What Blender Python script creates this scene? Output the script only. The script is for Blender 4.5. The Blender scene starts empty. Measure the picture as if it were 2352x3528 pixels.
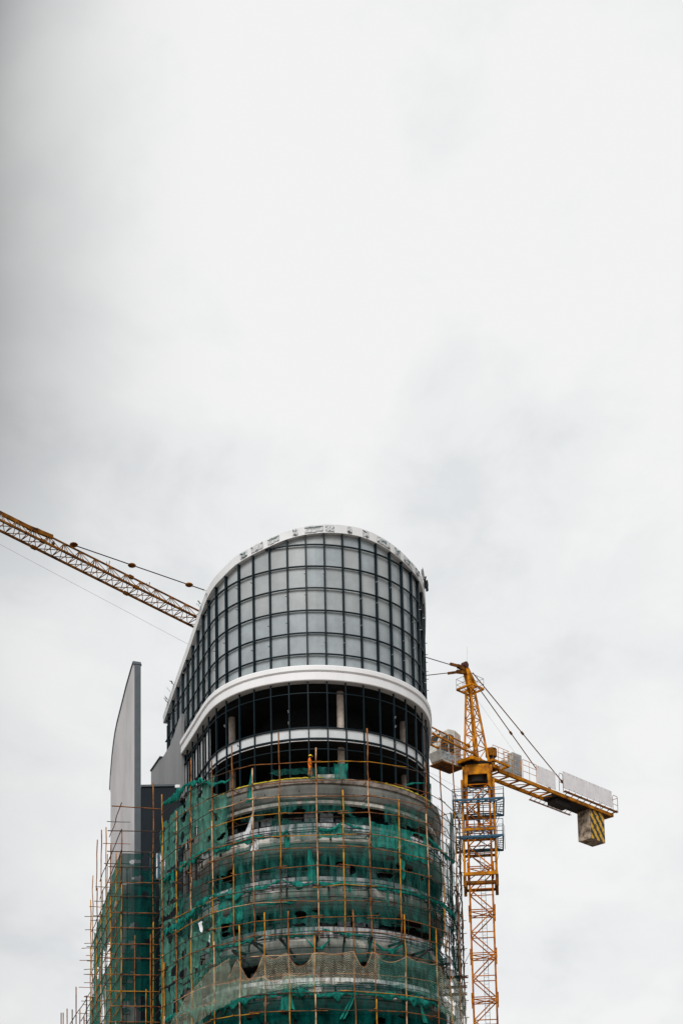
import bpy, bmesh, math, random
import numpy as np
from mathutils import Vector, noise
random.seed(7)
R = math.radians
C = bpy.context.scene.collection
scn = bpy.context.scene

# ------------------------------------------------------------------ camera, sky, sun, exposure
F = 5000.0; ROLL = 0.0197; TH = math.atan(F/35000.0)       # lens in photo pixels, small roll, pitch; the lens is shifted up
PPY = 4550.0-F*math.tan(TH)
cam = bpy.data.cameras.new('camera'); cam_o = bpy.data.objects.new('camera', cam); C.objects.link(cam_o)
cam.sensor_fit = 'VERTICAL'; cam.sensor_height = 36; cam.lens = 36*F/3528
cam.shift_y = (PPY-1764)/3528; cam.clip_start = 1; cam.clip_end = 8000
from mathutils import Matrix
cam_o.matrix_world = Matrix.Rotation(math.pi/2+TH, 4, 'X') @ Matrix.Rotation(-ROLL, 4, 'Z')
scn.camera = cam_o
scn.view_settings.view_transform = 'Standard'; scn.view_settings.look = 'None'
scn.view_settings.exposure = 0.0; scn.view_settings.gamma = 1.0
SUN_EL, SUN_AZ = R(45), R(192)          # azimuth clockwise from +Y: sun behind the camera, a little to the left
w = bpy.data.worlds.new('World'); scn.world = w; w.use_nodes = True
nt = w.node_tree; N = nt.nodes; Lk = nt.links; N.clear()
def nd(T, t, **kw):
    n = T.nodes.new(t)
    for k, v in kw.items():
        if k.startswith('i_'): n.inputs[k[2:]].default_value = v
        else: setattr(n, k, v)
    return n
out = N.new('ShaderNodeOutputWorld'); bg = N.new('ShaderNodeBackground'); bg.inputs[1].default_value = 0.1
sky = N.new('ShaderNodeTexSky'); sky.sky_type = 'NISHITA'; sky.sun_disc = False
sky.sun_elevation = SUN_EL; sky.sun_rotation = SUN_AZ
tc = N.new('ShaderNodeTexCoord')
mp = N.new('ShaderNodeMapping'); mp.inputs['Scale'].default_value = (3.2, 1.0, 4.6); mp.inputs['Location'].default_value = (1.35, .7, 2.1)
Lk.new(tc.outputs['Generated'], mp.inputs[0])
n1 = N.new('ShaderNodeTexNoise'); n1.inputs['Scale'].default_value = 1.25; n1.inputs['Detail'].default_value = 5; n1.inputs['Roughness'].default_value = .5
n1.inputs['Distortion'].default_value = .5
Lk.new(mp.outputs[0], n1.inputs['Vector'])
cr = N.new('ShaderNodeValToRGB'); n2 = N.new('ShaderNodeTexNoise'); n2.inputs['Scale'].default_value = 4.2; n2.inputs['Detail'].default_value = 7; n2.inputs['Roughness'].default_value = .55; n2.inputs['Distortion'].default_value = .25
Lk.new(mp.outputs[0], n2.inputs['Vector'])
nm = nd(nt, 'ShaderNodeMath', operation='MULTIPLY_ADD'); Lk.new(n2.outputs[0], nm.inputs[0]); nm.inputs[1].default_value = .42
ns = nd(nt, 'ShaderNodeMath', operation='MULTIPLY'); Lk.new(n1.outputs[0], ns.inputs[0]); ns.inputs[1].default_value = .58; Lk.new(ns.outputs[0], nm.inputs[2]); Lk.new(nm.outputs[0], cr.inputs[0])
e = cr.color_ramp.elements; e[0].position = .40; e[0].color = (.755, .775, .79, 1); e[1].position = .585; e[1].color = (.90, .903, .90, 1)
m = e.new(.48); m.color = (.835, .848, .856, 1)
# vignette-like darkening put into the sky colour at the upper left
sx = N.new('ShaderNodeSeparateXYZ'); Lk.new(tc.outputs['Generated'], sx.inputs[0])
dv = nd(nt, 'ShaderNodeMath', operation='DIVIDE'); Lk.new(sx.outputs[0], dv.inputs[0]); Lk.new(sx.outputs[1], dv.inputs[1])
ad = nd(nt, 'ShaderNodeMath', operation='MULTIPLY_ADD'); Lk.new(n1.outputs[0], ad.inputs[0]); ad.inputs[1].default_value = .08; Lk.new(dv.outputs[0], ad.inputs[2])
mr = N.new('ShaderNodeMapRange'); mr.interpolation_type = 'LINEAR'
Lk.new(ad.outputs[0], mr.inputs[0]); mr.inputs[1].default_value = -.235; mr.inputs[2].default_value = .01; mr.inputs[3].default_value = 1; mr.inputs[4].default_value = 0
eh = N.new('ShaderNodeMapRange'); eh.interpolation_type = 'SMOOTHSTEP'; Lk.new(sx.outputs[2], eh.inputs[0])
eh.inputs[1].default_value = .44; eh.inputs[2].default_value = .60; eh.inputs[3].default_value = .22; eh.inputs[4].default_value = 1
mm = nd(nt, 'ShaderNodeMath', operation='MULTIPLY'); pw_ = nd(nt, 'ShaderNodeMath', operation='POWER'); Lk.new(mr.outputs[0], pw_.inputs[0]); pw_.inputs[1].default_value = 2.6; p2 = nd(nt, 'ShaderNodeMath', operation='MULTIPLY'); Lk.new(pw_.outputs[0], p2.inputs[0]); p2.inputs[1].default_value = .82; Lk.new(p2.outputs[0], mm.inputs[0]); Lk.new(eh.outputs[0], mm.inputs[1])
mx = N.new('ShaderNodeMixRGB'); Lk.new(mm.outputs[0], mx.inputs[0]); Lk.new(cr.outputs[0], mx.inputs[1]); mx.inputs[2].default_value = (.13, .135, .14, 1)
sc = nd(nt, 'ShaderNodeVectorMath', operation='SCALE'); sc.inputs['Scale'].default_value = 10.0; Lk.new(mx.outputs[0], sc.inputs[0])
mk = N.new('ShaderNodeMixRGB'); mk.inputs[0].default_value = .985; Lk.new(sky.outputs[0], mk.inputs[1]); Lk.new(sc.outputs[0], mk.inputs[2])
Lk.new(mk.outputs[0], bg.inputs[0]); Lk.new(bg.outputs[0], out.inputs[0])
sl = bpy.data.lights.new('sun', 'SUN'); sl.energy = 2.4; sl.angle = R(25); sl.color = (1, .985, .965)
so = bpy.data.objects.new('sun', sl); C.objects.link(so); so.location = (0, 0, 200)
sd = Vector((math.sin(SUN_AZ)*math.cos(SUN_EL), math.cos(SUN_AZ)*math.cos(SUN_EL), math.sin(SUN_EL)))
so.rotation_euler = sd.to_track_quat('Z', 'Y').to_euler()

# ------------------------------------------------------------------ surveying helpers: sight lines of the photo meet real planes
c_, s_, ct, st = math.cos(ROLL), math.sin(ROLL), math.cos(TH), math.sin(TH)
def ray(px, py):
    X = px-1176; Y = PPY-py
    xr = X*c_+Y*s_; yr = -X*s_+Y*c_
    return np.array([xr, F*ct-yr*st, F*st+yr*ct])
def PY(px, py, Y): d = ray(px, py); return Vector(d/d[1]*Y)
def PH(px, py, H): d = ray(px, py); return Vector(d/d[2]*H)
def arc(P): return np.r_[0, np.cumsum(np.linalg.norm(np.diff(P, axis=0), axis=1))]
class Plan:                                           # a line in plan with arc length
    def __init__(s, P): s.P = np.array(P, float); s.S = arc(s.P); s.len = s.S[-1]; s._n()
    def _n(s):
        t = np.gradient(s.P, axis=0); t /= np.linalg.norm(t, axis=1)[:, None]; s.N = np.stack([t[:, 1], -t[:, 0]], 1)
    def at(s, u, o=0.):
        x = np.interp(u, s.S, s.P[:, 0]); y = np.interp(u, s.S, s.P[:, 1])
        nx = np.interp(u, s.S, s.N[:, 0]); ny = np.interp(u, s.S, s.N[:, 1]); l = math.hypot(nx, ny) or 1
        return x+nx/l*o, y+ny/l*o
    def nrm(s, u):
        nx = np.interp(u, s.S, s.N[:, 0]); ny = np.interp(u, s.S, s.N[:, 1]); l = math.hypot(nx, ny) or 1
        return nx/l, ny/l
    def hit(s, px, py):
        r = ray(px, py); n = np.array([r[1], -r[0]]); d = s.P@n; best = None
        for i in range(len(d)-1):
            if d[i]*d[i+1] <= 0 and d[i] != d[i+1]:
                t = d[i]/(d[i]-d[i+1]); q = s.P[i]+t*(s.P[i+1]-s.P[i])
                if best is None or q[1] < best[2]: best = (s.S[i]+t*(s.S[i+1]-s.S[i]), q[0], q[1], r[2]*q[1]/r[1])
        return best

# ------------------------------------------------------------------ materials
MATS = {}
def mat(name, col, rough=.7, var=.25, scale=1.5, metal=0., bump=0., spec=.3, coat=0., streak=0., col2=None, vscale=None, detail=6):
    if name in MATS: return MATS[name]
    m = bpy.data.materials.new(name); m.use_nodes = True; T = m.node_tree; b = T.nodes['Principled BSDF']
    b.inputs['Roughness'].default_value = rough; b.inputs['Metallic'].default_value = metal
    b.inputs['Specular IOR Level'].default_value = spec; b.inputs['Coat Weight'].default_value = coat; b.inputs['Coat Roughness'].default_value = .06
    tc = T.nodes.new('ShaderNodeTexCoord'); mp = T.nodes.new('ShaderNodeMapping'); T.links.new(tc.outputs['Object'], mp.inputs[0])
    mp.inputs['Scale'].default_value = vscale or ((1, 1, .18) if streak else (1, 1, 1))
    n = T.nodes.new('ShaderNodeTexNoise'); n.inputs['Scale'].default_value = scale; n.inputs['Detail'].default_value = detail; n.inputs['Roughness'].default_value = .65
    T.links.new(mp.outputs[0], n.inputs['Vector'])
    r = T.nodes.new('ShaderNodeValToRGB'); T.links.new(n.outputs[0], r.inputs[0])
    c2 = col2 or tuple(max(0, c*(1-var)) for c in col)
    r.color_ramp.elements[0].position = .36; r.color_ramp.elements[0].color = (*c2, 1)
    r.color_ramp.elements[1].position = .62; r.color_ramp.elements[1].color = (*(tuple(min(1, c*(1+var*.35)) for c in col)), 1)
    T.links.new(r.outputs[0], b.inputs['Base Color'])
    if bump:
        bp = T.nodes.new('ShaderNodeBump'); bp.inputs['Strength'].default_value = bump; bp.inputs['Distance'].default_value = .05
        n2 = T.nodes.new('ShaderNodeTexNoise'); n2.inputs['Scale'].default_value = scale*5; n2.inputs['Detail'].default_value = 5
        T.links.new(tc.outputs['Object'], n2.inputs['Vector']); T.links.new(n2.outputs[0], bp.inputs['Height']); T.links.new(bp.outputs[0], b.inputs['Normal'])
    MATS[name] = m; return m
def netmat(name, col, alpha, scale=2.2, contrast=.25, cell=0., line=.3, translucent=.45, cv=(.4, 1.5)):
    m = bpy.data.materials.new(name); m.use_nodes = True; T = m.node_tree; T.nodes.clear(); L = T.links.new
    o = T.nodes.new('ShaderNodeOutputMaterial'); mixo = T.nodes.new('ShaderNodeMixShader'); tr = T.nodes.new('ShaderNodeBsdfTransparent')
    df = T.nodes.new('ShaderNodeBsdfDiffuse'); tl = T.nodes.new('ShaderNodeBsdfTranslucent'); mt = T.nodes.new('ShaderNodeMixShader')
    mt.inputs[0].default_value = translucent
    tc = T.nodes.new('ShaderNodeTexCoord'); n = T.nodes.new('ShaderNodeTexNoise'); n.inputs['Scale'].default_value = scale; n.inputs['Detail'].default_value = 6
    n.inputs['Distortion'].default_value = .6
    mpn = T.nodes.new('ShaderNodeMapping'); mpn.inputs['Scale'].default_value = (2.6, .55, 1); L(tc.outputs['UV'], mpn.inputs[0]); L(mpn.outputs[0], n.inputs['Vector'])
    r = T.nodes.new('ShaderNodeValToRGB'); L(n.outputs[0], r.inputs[0])
    r.color_ramp.elements[0].position = .3; r.color_ramp.elements[0].color = (*(c*cv[0] for c in col), 1)
    r.color_ramp.elements[1].position = .7; r.color_ramp.elements[1].color = (*(min(1, c*cv[1]) for c in col), 1)
    L(r.outputs[0], df.inputs[0]); L(r.outputs[0], tl.inputs[0]); L(df.outputs[0], mt.inputs[1]); L(tl.outputs[0], mt.inputs[2])
    mr = T.nodes.new('ShaderNodeMapRange'); L(n.outputs[0], mr.inputs[0]); mr.inputs[1].default_value = .3; mr.inputs[2].default_value = .7
    mr.inputs[3].default_value = max(0, alpha-contrast*.5); mr.inputs[4].default_value = min(1, alpha+contrast*.5)
    fac = mr.outputs[0]
    if cell:
        sp = T.nodes.new('ShaderNodeSeparateXYZ'); L(tc.outputs['UV'], sp.inputs[0]); ds = []
        for sg in (1, -1):
            a = nd(T, 'ShaderNodeMath', operation='MULTIPLY_ADD'); L(sp.outputs[0], a.inputs[0]); a.inputs[1].default_value = sg*1.0; L(sp.outputs[1], a.inputs[2])
            # a little irregularity in the knots
            nn = nd(T, 'ShaderNodeMath', operation='MULTIPLY_ADD'); L(n.outputs[0], nn.inputs[0]); nn.inputs[1].default_value = .35; L(a.outputs[0], nn.inputs[2])
            d = nd(T, 'ShaderNodeMath', operation='DIVIDE'); L(nn.outputs[0], d.inputs[0]); d.inputs[1].default_value = cell
            f = nd(T, 'ShaderNodeMath', operation='FRACT'); L(d.outputs[0], f.inputs[0])
            l = nd(T, 'ShaderNodeMath', operation='LESS_THAN'); L(f.outputs[0], l.inputs[0]); l.inputs[1].default_value = line; ds.append(l)
        mxm = nd(T, 'ShaderNodeMath', operation='MAXIMUM'); L(ds[0].outputs[0], mxm.inputs[0]); L(ds[1].outputs[0], mxm.inputs[1])
        mu = nd(T, 'ShaderNodeMath', operation='MULTIPLY'); L(mxm.outputs[0], mu.inputs[0]); L(fac, mu.inputs[1]); fac = mu.outputs[0]
    L(fac, mixo.inputs[0]); L(tr.outputs[0], mixo.inputs[1]); L(mt.outputs[0], mixo.inputs[2]); L(mixo.outputs[0], o.inputs[0])
    MATS[name] = m; return m
M = {}
M['panel'] = mat('backed_glass', (.375, .40, .405), .35, .16, .45, coat=.35, bump=0)
M['panel2'] = mat('backed_glass_blue', (.345, .385, .40), .3, .18, .6, coat=.4)
M['panel3'] = mat('backed_glass_pale', (.40, .42, .42), .4, .14, .5, coat=.3)
M['spandrel'] = mat('spandrel_glass', (.60, .62, .625), .35, .12, .5, coat=.3)
M['mullion'] = mat('teal_aluminium', (.003, .013, .019), .5, .4, 2, spec=.18)
M['band'] = mat('white_band', (.80, .80, .80), .5, .08, .8)
M['cornice'] = mat('white_render', (.84, .83, .83), .6, .06, .5, streak=1)
M['dark_in'] = mat('shaded_interior', (.008, .009, .010), .9, .4, 1)  # near-black: the unlit look of the open floors put into the colour
M['ceiling'] = mat('shaded_ceiling', (.018, .02, .021), .9, .5, .8)  # near-black: shade on the undersides put into the colour
M['column'] = mat('raw_column', (.62, .52, .44), .85, .35, 1.6, bump=.3)
M['concrete'] = mat('stained_concrete', (.27, .225, .19), .9, .6, 1.8, bump=.5)
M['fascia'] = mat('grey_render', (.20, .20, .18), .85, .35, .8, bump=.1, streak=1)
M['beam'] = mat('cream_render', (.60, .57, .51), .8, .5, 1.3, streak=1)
M['film'] = mat('filmed_glass', (.84, .86, .90), .4, .75, 3.2, streak=1, coat=.3, col2=(.10, .12, .14))
M['winglass'] = mat('window_glass', (.012, .022, .027), .12, .5, 2, spec=.5)
M['winlight'] = mat('film_and_sky_window', (.50, .53, .56), .4, .8, 2.5, col2=(.12, .15, .17))  # pale panes; on the cab the tone stands for sky seen through
M['lowwall'] = mat('shaded_wall', (.028, .031, .03), .9, .5, .7)  # near-black: shade of the balcony recesses put into the colour
M['finlight'] = mat('light_grey_paint', (.56, .54, .545), .6, .16, .35, vscale=(1, 1, .45))
M['findark'] = mat('slate_tone', (.072, .088, .10), .6, .15, 1.2)  # darker than the broad fin face
M['annex'] = mat('navy_tone', (.005, .011, .017), .8, .25, .8)  # near-black blue of the annex front
M['rake'] = mat('grey_sheen_paint', (.20, .20, .205), .32, .35, .35, spec=.5, streak=1)
M['foam'] = mat('yellow_foam', (.55, .42, .03), .9, .5, 8, bump=.6)
M['dirt'] = mat('dirty_film', (.06, .07, .07), .8, .5, 6)
M['letter'] = mat('teal_print', (.01, .12, .13), .6, .3, 5)
M['filmw'] = mat('loose_film', (.62, .63, .63), .5, .35, 6)
M['clip'] = mat('zinc', (.35, .38, .40), .4, .3, 6, metal=.5)
M['bamboo_y'] = mat('bamboo_yellow', (.52, .24, .015), .65, .5, 1.1, col2=(.24, .09, .012), spec=.15)
M['bamboo_b'] = mat('bamboo_brown', (.30, .115, .03), .7, .6, 1.3, col2=(.09, .028, .012), spec=.15)
M['bamboo_p'] = mat('bamboo_pale', (.58, .38, .22), .7, .6, 1.0, col2=(.24, .08, .03), spec=.15)
M['bamboo_d'] = mat('bamboo_dark', (.07, .042, .026), .7, .5, 2)
M['steel_d'] = mat('black_steel', (.012, .012, .011), .6, .3, 2)
M['rust'] = mat('red_brown_steel', (.085, .022, .016), .65, .4, 3)
M['yellow'] = mat('crane_yellow', (.60, .225, .003), .6, .45, .9, col2=(.22, .065, .003), bump=.05, spec=.12)
M['orange'] = mat('crane_orange', (.55, .17, .003), .65, .5, 1.2, col2=(.20, .045, .003), spec=.1)
M['ybrown'] = mat('crane_brown', (.22, .08, .005), .65, .6, 1.4, col2=(.05, .016, .004), spec=.1)  # darker and browner than the crane yellow
M['amber'] = mat('crane_amber', (.46, .165, .003), .65, .55, 1.0, col2=(.13, .04, .003), spec=.1)  # darker than the yellow: shade of the underside put into the colour
M['blue'] = mat('platform_blue', (.010, .085, .15), .5, .4, 2)
M['crdark'] = mat('crane_black', (.02, .014, .01), .7, .5, 2)  # near-black of winch, slewing ring and deck plate
M['cab'] = mat('cab_paint', (.50, .42, .36), .5, .35, 1.5)
M['cabw'] = mat('cab_white', (.72, .70, .64), .5, .25, 2)
M['board'] = mat('white_board', (.80, .77, .78), .55, .1, .9)
M['cwc'] = mat('weight_concrete', (.46, .36, .27), .9, .6, 1.6, col2=(.09, .06, .045), bump=.3)
M['cable'] = mat('steel_cable', (.05, .03, .02), .5, .3, 3)
M['rope'] = mat('thin_rope', (.55, .56, .57), .6, .1, 3)
M['cabinet'] = mat('cabinet_grey', (.40, .41, .38), .6, .3, 1.5)
M['skin'] = mat('brown_skin', (.09, .04, .022), .6, .2, 8)
M['coverall'] = mat('orange_cloth', (.95, .20, .010), .8, .35, 6, bump=.4)
M['helmet'] = mat('yellow_plastic', (.85, .62, .01), .35, .08, 5)
M['boot'] = mat('black_rubber', (.02, .02, .02), .6, .3, 5)
M['plastic'] = mat('white_plastic_sheet', (.75, .76, .78), .4, .2, 2)
M['ground'] = mat('bare_ground', (.16, .14, .12), .95, .4, .05, bump=.3)
M['net'] = netmat('green_mesh', (.016, .095, .08), .52, .9, .5, translucent=.25, cv=(.35, 1.7))
M['net_thin'] = netmat('green_mesh_thin', (.04, .12, .11), .30, 1.4, .25)
M['net_dense'] = netmat('green_mesh_dense', (.02, .22, .175), .92, 1.6, .2, translucent=.3)
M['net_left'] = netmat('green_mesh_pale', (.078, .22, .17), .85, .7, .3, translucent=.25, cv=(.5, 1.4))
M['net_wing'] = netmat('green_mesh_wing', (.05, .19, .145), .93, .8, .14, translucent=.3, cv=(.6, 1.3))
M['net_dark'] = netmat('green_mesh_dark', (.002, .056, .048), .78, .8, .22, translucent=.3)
M['coarse'] = netmat('tan_knotted_mesh', (.85, .68, .50), .95, 1.5, .1, cell=.17, line=.095, translucent=.2)
M['coarse_g'] = netmat('green_knotted_mesh', (.16, .42, .34), .95, 1.5, .1, cell=.14, line=.12, translucent=.2)

# ------------------------------------------------------------------ mesh builder
def wloc(o):
    v = Vector((0, 0, 0))
    while o is not None: v += o.location; o = o.parent
    return v
class MB:
    def __init__(s): s.v = []; s.f = []; s.uv = None; s.mi = []
    def quad(s, a, b, c, d):
        n = len(s.v); s.v += [tuple(a), tuple(b), tuple(c), tuple(d)]; s.f.append((n, n+1, n+2, n+3))
    def hexa(s, p):            # p: 8 corners, bottom 4 then top 4
        n = len(s.v); s.v += [tuple(q) for q in p]
        for f in ((0, 3, 2, 1), (4, 5, 6, 7), (0, 1, 5, 4), (1, 2, 6, 5), (2, 3, 7, 6), (3, 0, 4, 7)): s.f.append(tuple(n+i for i in f))
    def box(s, x0, x1, y0, y1, z0, z1):
        s.hexa([(x0, y0, z0), (x1, y0, z0), (x1, y1, z0), (x0, y1, z0), (x0, y0, z1), (x1, y0, z1), (x1, y1, z1), (x0, y1, z1)])
    def bar(s, a, b, w_, h=None, up=None):
        a = Vector(a); b = Vector(b); h = h or w_; d = (b-a)
        if d.length < 1e-6: return
        d.normalize(); up = Vector(up) if up else (Vector((0, 0, 1)) if abs(d.z) < .95 else Vector((0, 1, 0)))
        x = d.cross(up).normalized()*w_/2; y = x.cross(d).normalized()*h/2
        s.hexa([a-x-y, a+x-y, a+x+y, a-x+y, b-x-y, b+x-y, b+x+y, b-x+y])
    def tube(s, pts, r, n=6, r1=None):
        pts = [Vector(p) for p in pts]; k = len(pts); r1 = r if r1 is None else r1; base = len(s.v)
        for i, p in enumerate(pts):
            d = (pts[min(i+1, k-1)]-pts[max(i-1, 0)]).normalized(); up = Vector((0, 0, 1)) if abs(d.z) < .9 else Vector((0, 1, 0))
            x = d.cross(up).normalized(); y = x.cross(d); rr = r+(r1-r)*i/(k-1)
            for j in range(n):
                a = 2*math.pi*j/n; s.v.append(tuple(p+x*math.cos(a)*rr+y*math.sin(a)*rr))
        for i in range(k-1):
            for j in range(n):
                a = base+i*n+j; b = base+i*n+(j+1) % n; s.f.append((a, b, b+n, a+n))
        s.f.append(tuple(base+j for j in range(n))[::-1]); s.f.append(tuple(base+(k-1)*n+j for j in range(n)))
    def grid(s, rows, keep=None, uv=None):
        n = len(s.v); nr = len(rows); nc = len(rows[0])
        for r in rows: s.v += [tuple(p) for p in r]
        for i in range(nr-1):
            for j in range(nc-1):
                if keep is None or keep(i, j): s.f.append((n+i*nc+j, n+i*nc+j+1, n+(i+1)*nc+j+1, n+(i+1)*nc+j))
        if uv is not None: s.uv = (s.uv or [])+uv
    def prism(s, poly, d):     # poly: 3D points, extruded by vector d
        n = len(s.v); k = len(poly); d = Vector(d)
        s.v += [tuple(p) for p in poly]+[tuple(Vector(p)+d) for p in poly]
        s.f.append(tuple(range(n, n+k))[::-1]); s.f.append(tuple(range(n+k, n+2*k)))
        for i in range(k): j = (i+1) % k; s.f.append((n+i, n+j, n+k+j, n+k+i))
    def ball(s, c, r, n=8, sc=(1, 1, 1)):
        rows = []
        for i in range(n+1):
            t = math.pi*i/n; rows.append([(c[0]+r*sc[0]*math.sin(t)*math.cos(2*math.pi*j/n), c[1]+r*sc[1]*math.sin(t)*math.sin(2*math.pi*j/n), c[2]+r*sc[2]*math.cos(t)) for j in range(n+1)])
        s.grid(rows)
    def build(s, name, m, parent=None, smooth=False, **props):
        me = bpy.data.meshes.new(name); o0 = wloc(parent) if parent else None
        if parent is None:                       # a thing of one mesh: origin at its own base
            a = np.array(s.v); o0 = Vector(((a[:, 0].min()+a[:, 0].max())/2, (a[:, 1].min()+a[:, 1].max())/2, a[:, 2].min()))
        me.from_pydata([(x-o0.x, y-o0.y, z-o0.z) for x, y, z in s.v], [], s.f); me.update()
        me.materials.append(m)
        if s.uv:
            ul = me.uv_layers.new(name='UVMap')
            for lp in me.loops: ul.data[lp.index].uv = s.uv[lp.vertex_index]
        if smooth:
            for p in me.polygons: p.use_smooth = True
        else:
            bm = bmesh.new(); bm.from_mesh(me); bmesh.ops.recalc_face_normals(bm, faces=bm.faces); bm.to_mesh(me); bm.free()
        o = bpy.data.objects.new(name, me); C.objects.link(o)
        if parent is None: o.location = o0
        else: o.parent = parent
        for k, v in props.items(): o[k] = v
        return o
def tag(o, label, cat, group=None):
    o['label'] = label; o['category'] = cat
    if group: o['group'] = group
    return o
def thing(name, label, cat, loc, group=None):
    o = bpy.data.objects.new(name, None); C.objects.link(o); o.location = loc; o.empty_display_size = .5
    return tag(o, label, cat, group)
GZ = -1.7
g = MB(); g.grid([[(x, y, GZ) for x in np.linspace(-4000, 4000, 9)] for y in np.linspace(-4000, 4000, 9)])
g.build('ground', M['ground'], None, kind='structure')

# ------------------------------------------------------------------ plan of the tower (a rounded nose with a long left flank)
lip = [(-20.3,146.0),(-18.1,139.8),(-16.2,134.6),(-14.56,130.07),(-13.1,126.1),(-11.75,122.3),(-10.9,120.1),(-9.7,118.05),(-8.0,116.35),(-6.6,115.46),(-5.17,114.82),(-3.61,114.37),(-2.06,114.2),(-.52,114.27),(1.02,114.58),(2.41,115.06),(3.67,115.67),(4.94,116.6),(5.95,117.6),(6.95,118.85),(7.8,120.35),(8.45,122.3),(8.8,124.6),(8.95,127.5),(9.0,131),(9.0,136),(9.0,141)]
def smooth(P, n=8):
    P = np.array(P, float); o = []
    for i in range(len(P)-1):
        p0, p1, p2, p3 = P[max(i-1, 0)], P[i], P[i+1], P[min(i+2, len(P)-1)]
        for k in range(n):
            t = k/n; o.append(.5*((2*p1)+(-p0+p2)*t+(2*p0-5*p1+4*p2-p3)*t*t+(-p0+3*p1-3*p2+p3)*t**3))
    o.append(P[-1]); P = np.array(o)
    for _ in range(25): P[1:-1] = .25*P[:-2]+.5*P[1:-1]+.25*P[2:]
    return P
LP = Plan(smooth(lip)); W = Plan(LP.P-LP.N*.45)
S0 = 9.6                                                # the flank's far corner
SE = W.len
def sweep(mb, plan, s0, s1, prof, ds=.5, closed=True, caps=True):
    """prof: list of (offset, z) swept along the plan"""
    n = max(2, int((s1-s0)/ds)+1); us = np.linspace(s0, s1, n); pr = list(prof)+([prof[0]] if closed else [])
    rows = [[(*plan.at(u, o), z) for (o, z) in pr] for u in us]; b = len(mb.v)
    mb.grid(rows)
    if caps and closed:
        k = len(pr); mb.f.append(tuple(b+i for i in range(k-1))); mb.f.append(tuple(b+(n-1)*k+i for i in range(k-1))[::-1])
def rimH(s):
    a = [(0,57.5),(9.6,59.15),(12,59.9),(15.5,60.8),(19.5,61.8),(23,62.8),(24.5,63.25),(26.4,63.65),(28.1,63.9),(29.85,64.1),(31.5,64.5),(33.3,64.8),(35,65.15),(36.4,65.5),(38,65.8),(39.6,66.0),(41.2,66.1),(42.8,66.1),(44.1,65.95),(45.8,65.7),(47.2,65.45),(48.7,65.2),(51,65.1),(54,64.6),(60,62.5),(72,58.5)]
    return float(np.interp(s, [q[0] for q in a], [q[1] for q in a]))
B = thing('tower_building', 'unfinished round-nosed tower with glass crown, white cornice and netted balconies below', 'building', (-2, 127, GZ))

# mullion grid
MU = []; u = 38.13
while u > S0+.4: MU.append(u); u -= 1.58 if u > 33 else (1.72 if u > 29 else 1.95)
u = 38.13+1.57
while u < SE-.5: MU.append(u); u += 1.57 if u < 46 else 1.62
MU.sort()
ROWS = [54.1, 55.23, 57.1, 59.1, 61.1, 63.05, 65.0, 67.2]
for r_ in ROWS[1:-1]:                                 # horizontal rails of the crown, only where the wall still stands
    us = [u for u in np.arange(S0, SE, .25) if rimH(u) > r_+.05]
    if not us: continue
    mb = MB(); sweep(mb, W, us[0], us[-1], [(-.05, r_-.042), (.08, r_-.042), (.08, r_+.042), (-.05, r_+.042)], .4); mb.build('rail', M['mullion'], B)
RL = [(51.75, .03), (48.72, .05), (47.78, .06), (46.85, .03)]
for z, h in RL:
    mb = MB(); sweep(mb, W, 15.5, SE, [(.0, z-h), (.13, z-h), (.13, z+h), (.0, z+h)], .4); mb.build('rail', M['mullion'], B)
def mull(u, z0, z1, wd=.055, dp=.13, d0=.17):
    x, y = W.at(u, .0); nx, ny = W.nrm(u); tx, ty = ny, -nx; mb = MB(); q = []
    for z in (z0, z1):
        for a, b in ((-wd, -d0), (wd, -d0), (wd, dp), (-wd, dp)): q.append((x+tx*a+nx*b, y+ty*a+ny*b, z))
    mb.hexa(q); return mb
for u in MU:
    z1 = rimH(u)+.02
    mull(u, 54.02, z1).build('mullion', M['mullion'], B)
    if u > 16.5: mull(u, 44.05 if u > 26 else 43.2, 52.95, .045, .15, 0).build('mullion', M['mullion'], B)
def panel(u0, u1, z0, z1a, z1b, off=-.1, th=.05, n=3):
    mb = MB(); us = np.linspace(u0, u1, n); rows = []
    for u in us:
        t = (u-u0)/(u1-u0); zt = z1a+(z1b-z1a)*t
        rows.append([(*W.at(u, off), z0), (*W.at(u, off), zt), (*W.at(u, off-th), zt), (*W.at(u, off-th), z0), (*W.at(u, off), z0)])
    mb.grid(rows); mb.f.append((0, 1, 2, 3)); b = (n-1)*5; mb.f.append((b, b+3, b+2, b+1)); return mb
cells = []
MS = [S0]+MU+[SE-.2]
for a, b in zip(MS[:-1], MS[1:]):
    for z0, z1 in zip(ROWS[:-1], ROWS[1:]):
        ta, tb = min(z1, rimH(a)), min(z1, rimH(b))
        if max(ta, tb)-z0 < .12: continue
        ta = max(ta, z0+.02); tb = max(tb, z0+.02)
        vis = abs((b+a)/2-41)
        cells.append((vis, a, b, z0, ta, tb))
cells.sort(key=lambda c: c[0])
rest = MB()
for i, (_, a, b, z0, ta, tb) in enumerate(cells):
    p = panel(a+.03, b-.03, z0+.03, ta, tb, off=-.14+random.uniform(-.012, .012))
    if i < 86: p.build('glass_panel', M[random.choice(('panel', 'panel2', 'panel', 'panel3')) if z0 > 57.2 else 'panel2'], B)  # lower rows always bluer: glass reflection put into the colour
    else:
        n = len(rest.v); rest.v += p.v; rest.f += [tuple(n+k for k in f) for f in p.f]
o = rest.build('glass_panel', M['panel'], B, kind='stuff')
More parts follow.
